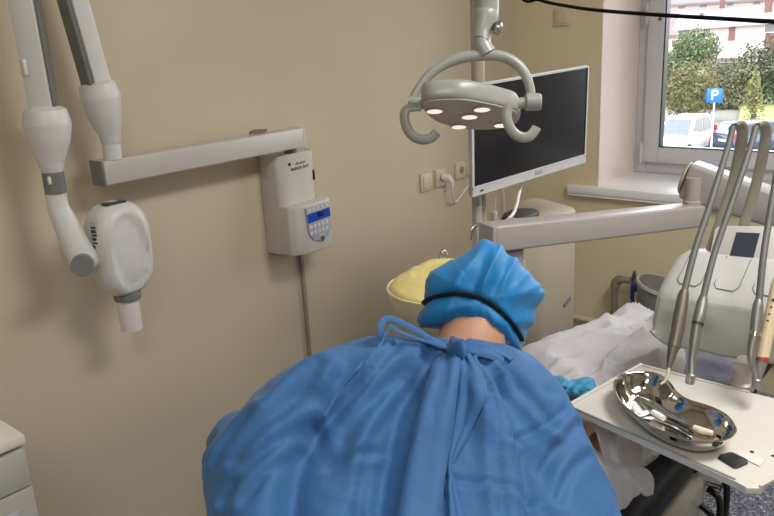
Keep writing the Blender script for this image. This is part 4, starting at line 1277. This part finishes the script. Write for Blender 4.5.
lb = obj('gown_sleeve', lobe(i2, o2, 8.4), GWN, pt, ang=80); solid(lb, .003, 0)
hr_ = B()
hr_.ring_loft([[ph + Vector((r * math.cos(k * PI / 12), -.075 + dy, r * .95 * math.sin(k * PI / 12))) for k in range(24)] for dy, r in ((.085, .088), (.05, .099), (0, .1), (-.05, .086), (-.085, .05), (-.1, .012))])
obj('hair', hr_, HAIR, pt)
# blue disposable mask on the chest
MSK = mat('mask_blue', (60, 144, 182), .7, vary=.05, bump=.15, bscale=60)
mk = thing('face_mask', 'crumpled light blue disposable face mask lying on the white gown', 'face mask', P(570, 388, t=1.62))
mt_ = [(567 + (x - 567) * 1.12 + 3, 387 + (y - 387) * 1.12) for x, y in [(541, 381), (552, 377.5), (560, 377), (566, 381), (574, 376.5), (582, 374), (588, 380), (591, 389), (584, 394), (576, 398), (566, 396), (556, 392), (548, 387)]]
c2 = (569, 386)
def mfn(u, v):
    a = u * 2 * PI; n = len(mt_)
    k = u * n; i = int(k) % n; f = k - int(k)
    x = mt_[i][0] * (1 - f) + mt_[(i + 1) % n][0] * f; y = mt_[i][1] * (1 - f) + mt_[(i + 1) % n][1] * f
    px = c2[0] + (x - c2[0]) * v; py = c2[1] + (y - c2[1]) * v
    h = .028 * (1 - v * v) + .010 * math.sin(px / 3.2 + py / 4) * (1 - v ** 4) + .008 * noise.noise(Vector((px / 6, py / 5, 2)))
    return P(px, py, Z=.822 + max(0, h))
mo_ = obj('mask_body', B().grid(mfn, 66, 14), MSK, mk, ang=80); solid(mo_, .002, 0)
obj('ear_loop', B().tube(spline([P(588, 381, Z=.80), P(597, 379, Z=.80), P(600, 384, Z=.80), P(590, 389, Z=.80)], 6), .0018, 8), WC, mk)

# ------------------------------------------------------------------ pipe with blue valve and the drain hose by the window wall
vp = thing('water_pipe', 'grey water pipe with blue valve handle rising in front of the window wall', 'water pipe', (-1.4, 3.33, 0))
PIP = mat('pipe_grey_beige', (140, 130, 112), .5, vary=.05)
c_ = [P(613.5, 330, Y=3.33), P(615, 288, Y=3.33), P(616, 282, Y=3.33), P(621, 279, Y=3.33), P(632, 281, Y=3.33)]
pp = [Vector((c_[0].x, 3.33, 0.0)), c_[0], c_[1]]
obj('riser', B().tube(pp, .017, 16), PIP, vp)
obj('elbow', B().tube(spline([c_[1], c_[2], c_[3]], 5), .022, 16), PIP, vp)
obj('branch', B().tube([c_[3], c_[4], Vector((c_[4].x + .03, 3.398, c_[4].z - .01))], .016, 16), PIP, vp)
vv = obj('valve_body', B().tube([c_[4], P(634, 276, Y=3.32), P(634.5, 271, Y=3.32)], [.014, .012, .006], 12), STEEL, vp)
BLU = mat('valve_blue', (24, 84, 168), .4)
obj('valve_handle', B().box(P(636, 288, Y=3.30), (.05, .02, .035), .006).tube([P(633, 288, Y=3.30), P(632, 297, Y=3.30), P(633, 303, Y=3.30)], [.012, .009, .006], 10), BLU, vp)
dt = thing('drain_funnel', 'grey plastic funnel shaped drain hose tilted beside the blue valve', 'drain hose', P(645, 300, Y=3.2))
fa = P(660, 284, Y=3.25); fb = P(648, 318, Y=3.25)
obj('funnel', B().tube([fa, fa.lerp(fb, .06), fa.lerp(fb, .5), fb, fb + Vector((0, 0, -.3))], [.095, .098, .075, .055, .055], 28), mat('funnel_grey', (142, 142, 142), .4), dt)
obj('funnel_rim', B().tube([fa + (fb - fa) * .0, fa.lerp(fb, .08)], [.102, .102], 28), mat('funnel_rim', (206, 206, 204), .4), dt)
# ------------------------------------------------------------------ outside: street, cars, sign, shrubs and houses
GZ = -4.6
struct('ground', B().b2((-90, 4.6, GZ - .5), (60, 62, GZ)), mat('asphalt', (116, 114, 110), .9, vary=.08, scale=2))
hl = B()
def hfn(u, v):
    y = 50 + v * 200; x = -150 + u * 200
    return (x, y, float(np.interp(y, [50, 76, 96, 125, 160, 250], [GZ + .02, -4.5, -3.4, -2.5, -1.0, 6])) + .3 * noise.noise(Vector((x * .05, y * .05, 0))))
struct('hill', hl.grid(hfn, 40, 40), mat('hill_green', (92, 99, 71), .95, vary=.2, scale=.2))
la = B(); lw = [P(738, 122, t=45), P(800, 122, t=45), P(800, 102, t=56), P(742, 100, t=56)]
la.prism(lw, (0, 0, -.6))
struct('lawn', la, mat('lawn_green', (131, 138, 80), .95, vary=.12, scale=1.5))
lw2 = [P(756, 141, t=41), P(820, 143, t=41), P(820, 121, t=46), P(756, 121, t=46)]
struct('verge', B().prism(lw2, (0, 0, -.5)), mat('verge_yellow', (151, 143, 90), .95, vary=.1, scale=1.5))


def bush(name, label, cat, px, py, rx, ry, t, cols, seed, n=2600, ls=.45, group=None, shape=0, depth=.8):
    """px,py: middle of the crown; rx, ry its half size, all as seen at distance t"""
    k = t / FPX; c = P(px, py, t=t); rnd = np.random.RandomState(seed)
    rx *= k; ry *= k
    gz = GZ
    root = thing(name, label, cat, Vector((c.x, c.y, gz)), group)
    for ci, col in enumerate(cols):
        vs = []; fs = []
        m_ = n // len(cols)
        i = 0
        while i < m_:
            d = rnd.normal(size=3); d /= np.linalg.norm(d)
            lump = .8 + .28 * noise.noise(Vector(d * 2.2) + Vector((seed, ci * .7, 0))) + .16 * noise.noise(Vector(d * 5) + Vector((0, seed, 0)))
            rr = lump * (rnd.rand() ** .3)
            p = np.array([d[0] * rx, d[1] * rx * depth, d[2] * ry]) * rr
            if shape == 1: p[:2] *= max(.12, .5 - .5 * p[2] / ry) * 1.25
            i += 1
            u = rnd.normal(size=3); u /= np.linalg.norm(u); w = np.cross(u, rnd.normal(size=3)); w /= np.linalg.norm(w)
            s_ = ls * k * 4.2 * (.5 + rnd.rand())
            b0 = len(vs)
            for a, b_ in ((-1, 0), (0, -.55), (1, 0), (0, .55)): vs.append(tuple(p + u * a * s_ + w * b_ * s_ + np.array([0, 0, c.z - gz])))
            fs.append((b0, b0 + 1, b0 + 2, b0 + 3))
        me = bpy.data.meshes.new('foliage'); me.from_pydata(vs, [], fs)
        link_mesh('foliage', me, mat('leaf_%d_%d_%d' % col, tuple(int(c * .76) for c in col), .8, vary=.25, scale=.9), root)
    h0 = c.z - gz
    bt = B()
    bt.tube([(c.x, c.y, gz - .2), (c.x + .1, c.y, gz + max(.5, h0 * .5)), (c.x, c.y, c.z)], [.02 * t / 4 * .8, .12, .05], 8)
    for a in range(4):
        bt.tube([(c.x, c.y, c.z - ry * .5), (c.x + rx * .5 * math.cos(a * 1.7), c.y + rx * .4 * math.sin(a * 1.7), c.z + ry * .3)], [.08, .03], 6)
    obj('trunk', bt, mat('bark', (98, 84, 66), .9), root)
G1, G2, G3, G4, G5 = (96, 112, 74), (126, 138, 92), (148, 140, 88), (70, 86, 60), (164, 170, 96)
bush('tree', 'light green round tree standing in front of the pale pink house', 'tree', 694, 52, 30, 26, 60, [(108, 132, 86), (134, 150, 104)], 3, 3400, .36)
bush('shrub', 'yellowish green shrub standing behind the white parked car', 'shrub', 690, 92, 36, 34, 48, [(150, 146, 92), (120, 124, 80)], 5, 4200, .36)
bush('shrub', 'greyish green shrub standing behind the blue parking sign', 'shrub', 726, 92, 34, 40, 54, [(116, 122, 86), (142, 142, 104)], 6, 4400, .36)
bush('tree', 'dark green tree behind the slim pale young tree', 'tree', 762, 76, 34, 42, 54, [(78, 94, 66), (100, 116, 82)], 8, 4200, .36)
bush('tree', 'slim pale yellow green young tree on the lawn', 'tree', 754, 95, 17, 34, 44, [(176, 180, 112), (150, 158, 92)], 11, 1100, .3, None, 1)
bush('shrub', 'low dark shrub at the foot of the white house', 'shrub', 668, 73, 18, 28, 64, [(92, 108, 76)], 13, 1200, .34)
bush('shrub', 'bright green shrub on the slope at the side of the lawn', 'shrub', 775, 92, 26, 26, 62, [(150, 166, 96)], 15, 1400, .34)


def house(o, t, name, label):
    k = t / FPX
    r = Vector((.955, .297, 0)); f = Vector((-.297, .955, 0)); base = P(*o, t=t)
    root = thing(name, label, 'house', base)
    def bx(u0, u1, v0, v1, d0, d1, bev=0):
        q = B()
        p = [base + r * (u * k) + f * (d * k) + Vector((0, 0, v * k)) for u, d, v in ((u0, d0, v0), (u1, d0, v0), (u1, d1, v0), (u0, d1, v0))]
        return q.prism(p, (0, 0, (v1 - v0) * k), bev)
    def pt_(u, v, d): return base + r * (u * k) + f * (d * k) + Vector((0, 0, v * k))
    return root, bx, pt_
PINK = mat('render_pink', (199, 178, 173), .85, vary=.04, scale=.5)
PALE = mat('render_pale', (202, 194, 192), .85, vary=.04, scale=.5)
ROOF = mat('roof_pale', (159, 159, 159), .7, vary=.05, scale=.6)
ROOFR = mat('roof_rose', (129, 106, 106), .8, vary=.08, scale=.6)
WIN = mat('far_window', (110, 104, 108), .25)
BRN = mat('far_brown', (116, 80, 71), .7)
# coordinates below are (px - 720, 60 - py) at the given distance
h1, bx, q_ = house((720, 60), 78, 'house', 'pale pink two storey house with pale roof and white balcony beyond the shrubs')
obj('wall', bx(-42, 100, -60, 33, 0, 60), PINK, h1)
b = B(); b.ring_loft([[q_(-46, 32, -5), q_(104, 36, -5), q_(104, 34, -5), q_(-46, 30, -5)], [q_(-40, 48, 30), q_(104, 52, 30), q_(104, 50, 30), q_(-40, 46, 30)]])
obj('roof', b, ROOF, h1)
obj('chimney', bx(37, 44, 38, 56, 14, 20), BRN, h1)
obj('chimney', bx(-22, -18, 34, 46, 14, 18), BRN, h1)
obj('balcony', bx(-4, 22, 2, 18, -10, 0), PALE, h1)
obj('balcony_rail', bx(22, 44, 8, 10, -10, -8), PALE, h1)
obj('balcony_door', bx(6, 12, 18, 33, -.6, .2), BRN, h1)
obj('door_shade', bx(39, 52, 2, 33, -.6, .2), BRN, h1)
for u0, u1, v0, v1 in ((-17, -11, 24, 32), (-40, -30, 22, 31), (38, 46, 25, 35), (52, 56, 25, 36), (8, 12, 4, 12), (14, 17, 4, 12)):
    w_ = obj('window', bx(u0 - 1, u1 + 1, v0 - 1, v1 + 1, -.8, .2), PALE, h1)
    obj('pane', bx(u0, u1, v0, v1, -1.1, -.2), WIN, w_)
obj('carport', bx(-6, 24, -10, -3, -10, 0), mat('far_dark', (70, 68, 70), .8), h1)
h2, bx, q_ = house((672, 40), 96, 'house', 'rosy house with reddish roof at the edge of the window')
obj('wall', bx(-60, 12, -60, 6, 0, 40), PINK, h2)
b = B(); b.ring_loft([[q_(-62, 5, -3), q_(16, 5, -3), q_(16, 3, -3), q_(-62, 3, -3)], [q_(-60, 24, 22), q_(10, 24, 22), q_(10, 22, 22), q_(-60, 22, 22)]])
obj('roof', b, ROOFR, h2)
w_ = obj('window', bx(-1, 7, -6, 1, -.8, .2), PALE, h2); obj('pane', bx(0, 3, -5, 0, -1.1, -.2), WIN, w_); obj('pane', bx(3.6, 6, -5, 0, -1.1, -.2), WIN, w_)
h3, bx, q_ = house((740, 26), 125, 'house', 'distant house with long rose grey roof behind the pale roof')
obj('wall', bx(-70, 90, -60, 8, 0, 40), PALE, h3)
b = B(); b.ring_loft([[q_(-74, 7, -3), q_(92, 7, -3), q_(92, 5, -3), q_(-74, 5, -3)], [q_(-70, 20, 22), q_(90, 20, 22), q_(90, 18, 22), q_(-70, 18, 22)]])
obj('roof', b, ROOFR, h3)
obj('chimney', bx(-20, -15, 12, 26, 12, 16), BRN, h3)
h4, bx, q_ = house((700, 8), 160, 'house', 'farthest house high on the slope with grey roof')
obj('wall', bx(-80, 160, -60, 6, 0, 40), PINK, h4)
b = B(); b.ring_loft([[q_(-84, 5, -3), q_(160, 5, -3), q_(160, 3, -3), q_(-84, 3, -3)], [q_(-80, 24, 26), q_(160, 24, 26), q_(160, 22, 26), q_(-80, 22, 26)]])
obj('roof', b, mat('roof_grey', (116, 109, 112), .8, vary=.06), h4)
for u in (-40, -20, 0, 24, 48): obj('window', bx(u, u + 6, -3, 3, -.8, .2), WIN, h4)

# parking sign
ps_ = P(714.5, 95.5, t=33); sg_ = thing('parking_sign', 'blue square parking sign on a thin pole beside the parked cars', 'parking sign', Vector((ps_.x, ps_.y, GZ)))
sr = Vector((.97, .24, 0)); su = Vector((0, 0, 1)); MS = basis(sr, su, ps_)
obj('pole', B().cyl((ps_.x, ps_.y + .06, GZ), (ps_.x, ps_.y + .06, ps_.z + .3), .035, 12), mat('sign_pole', (200, 200, 200), .4), sg_)
SB = mat('sign_blue', (28, 104, 190), .4, vary=.02)
obj('panel', B(MS).b2((-.33, -.3, -.02), (.33, .3, 0), .03), SB, sg_)
rim_ = B(MS)
for lo_, hi_ in (((-.31, .265, 0), (.31, .28, .003)), ((-.31, -.28, 0), (.31, -.265, .003)), ((-.31, -.28, 0), (-.295, .28, .003)), ((.295, -.28, 0), (.31, .28, .003))): rim_.b2(lo_, hi_)
SWT = mat('sign_white', (240, 240, 240), .4, vary=0)
tx = text('letter', 'P', .62, MS @ Vector((0, .0, .004)), sr, su, SWT, sg_, .004)


def car(label, pos, ang, L, W, Ht, paint, kind):
    c = thing('car', label, 'car', pos)
    M = Matrix.Translation(pos) @ Matrix.Rotation(ang, 4, 'Z')
    h = L / 2; w = W / 2
    def sec(x, zb, zt, wb, wt): return [(x, -wb, zb), (x, -wb * 1.0, zb + (zt - zb) * .55), (x, -wt, zt), (x, wt, zt), (x, wb, zb + (zt - zb) * .55), (x, wb, zb)]
    b = B(M); b.ring_loft([sec(-h, .38, .78, w * .84, w * .78), sec(-h + .1, .27, .95, w * .95, w * .88), sec(-h + .6, .22, 1.0, w, w * .93), sec(0, .2, .98, w, w * .94), sec(h - 1.15, .2, .96, w, w * .93), sec(h - .35, .24, .80, w * .96, w * .86), sec(h - .05, .3, .66, w * .85, w * .72), sec(h, .36, .56, w * .76, w * .66)])
    bmesh.ops.bevel(b.bm, geom=list(b.bm.edges), offset=.035, segments=2, profile=.5, affect='EDGES')
    o = obj('body', b, paint, c, ang=50)
    rb = -h + (.12 if kind == 'estate' else .2)
    def g_(x0, x1, xt0, xt1, z0, z1, w0, w1):
        return [[(x0, -w0, z0), (x1, -w0, z0), (x1, w0, z0), (x0, w0, z0)], [(xt0, -w1, z1), (xt1, -w1, z1), (xt1, w1, z1), (xt0, w1, z1)]]
    x0, x1, xt0, xt1 = rb, h - 1.0, rb + .35, h - 1.95
    b = B(M); b.ring_loft(g_(x0, x1, xt0, xt1, .95, Ht, w * .92, w * .72))
    bmesh.ops.bevel(b.bm, geom=list(b.bm.edges), offset=.05, segments=2, profile=.5, affect='EDGES')
    obj('cabin', b, paint, c, ang=50)
    CG_ = mat('car_glass_' + kind, (96, 104, 122) if kind == 'hatch' else (120, 128, 140), .15, vary=.1)
    DG = mat('car_side_glass', (44, 46, 52), .12, vary=.1)
    zz0, zz1 = .99, Ht - .09
    def lerp(a_, b_, z): return a_ + (b_ - a_) * (z - .95) / (Ht - .95)
    def quad_panel(nm, pts, m_):
        q = [M @ Vector(p) for p in pts]; n = (q[1] - q[0]).cross(q[2] - q[0]).normalized()
        cc_ = M @ Vector((0, 0, 1.1))
        if n.dot(q[0] - cc_) < 0: n = -n
        return obj(nm, B().prism([p + n * .004 for p in q], n * .012), m_, c)
    for nm, xa, xb in (('windscreen', x1, xt1), ('rear_window', x0, xt0)):
        wA, wB = lerp(w * .92, w * .72, zz0) * .88, lerp(w * .92, w * .72, zz1) * .86
        quad_panel(nm, [(lerp(xa, xb, zz0), -wA, zz0), (lerp(xa, xb, zz0), wA, zz0), (lerp(xa, xb, zz1), wB, zz1), (lerp(xa, xb, zz1), -wB, zz1)], CG_)
    for sy in (-1, 1):
        for f0, f1 in ((.08, .46), (.5, .9)):
            yy0, yy1 = sy * lerp(w * .92, w * .72, zz0), sy * lerp(w * .92, w * .72, zz1)
            ax, bx_ = lerp(x0, xt0, zz0), lerp(x1, xt1, zz0); at_, bt_ = lerp(x0, xt0, zz1), lerp(x1, xt1, zz1)
            quad_panel('side_window', [(ax + (bx_ - ax) * f0, yy0, zz0), (ax + (bx_ - ax) * f1, yy0, zz0), (at_ + (bt_ - at_) * f1, yy1, zz1), (at_ + (bt_ - at_) * f0, yy1, zz1)], DG)
        for xw in (-h + .78, h - .82):
            wl = obj('wheel', B(M).lathe([(.2, -.1), (.3, -.1), (.32, -.06), (.32, .06), (.3, .1), (.2, .1)], (xw, sy * (w - .1), .32), 24, ax=(0, 1, 0)), BLACK, c)
            obj('hub', B(M).lathe([(.05, -.11), (.2, -.105), (.2, .105), (.05, .11)], (xw, sy * (w - .1), .32), 20, ax=(0, 1, 0)), STEEL, wl)
        obj('headlight', B(M).box((h - .13, sy * w * .66, .66), (.18, .34, .14), .04), mat('headlamp', (214, 218, 222), .15), c)
        obj('tail_light', B(M).box((-h + .09, sy * w * .86, .88), (.1, .16, .42), .03), mat('tail_red', (190, 44, 54), .25), c)
        obj('mirror', B(M).box((h - 1.35, sy * (w + .08), 1.02), (.12, .18, .13), .04), paint, c)
    obj('number_plate', B(M).box((-h - .005 if kind == 'estate' else h + .005, 0, .72 if kind == 'estate' else .45), (.02, .5, .11), .004), mat('plate_white', (232, 232, 228), .4), c)
    obj('grille', B(M).box((h - .03, 0, .42), (.06, .9, .1), .02), DARKP, c)
    obj('bumper_line', B(M).box((-h + .02, 0, .5), (.06, W * .8, .05), .01), DARKP, c)
    return c
CWH = mat('car_white', (198, 198, 200), .25, vary=.01, coat=.5)
CBL = mat('car_blue', (52, 62, 88), .25, vary=.03, coat=.5)
g1 = P(681, 152, Z=GZ) 
car('white hatchback parked nose forward at the edge of the shrubs', Vector((g1.x, g1.y, GZ)), math.atan2(-.98, -.05), 4.3, 1.82, 1.72, CWH, 'hatch')
g2 = P(737, 152, Z=GZ)
car('dark blue estate car parked with its red tail lights towards the window', Vector((g2.x + .85, g2.y + .6, GZ)), math.atan2(.8, .5), 4.5, 1.78, 1.5, CBL, 'estate')
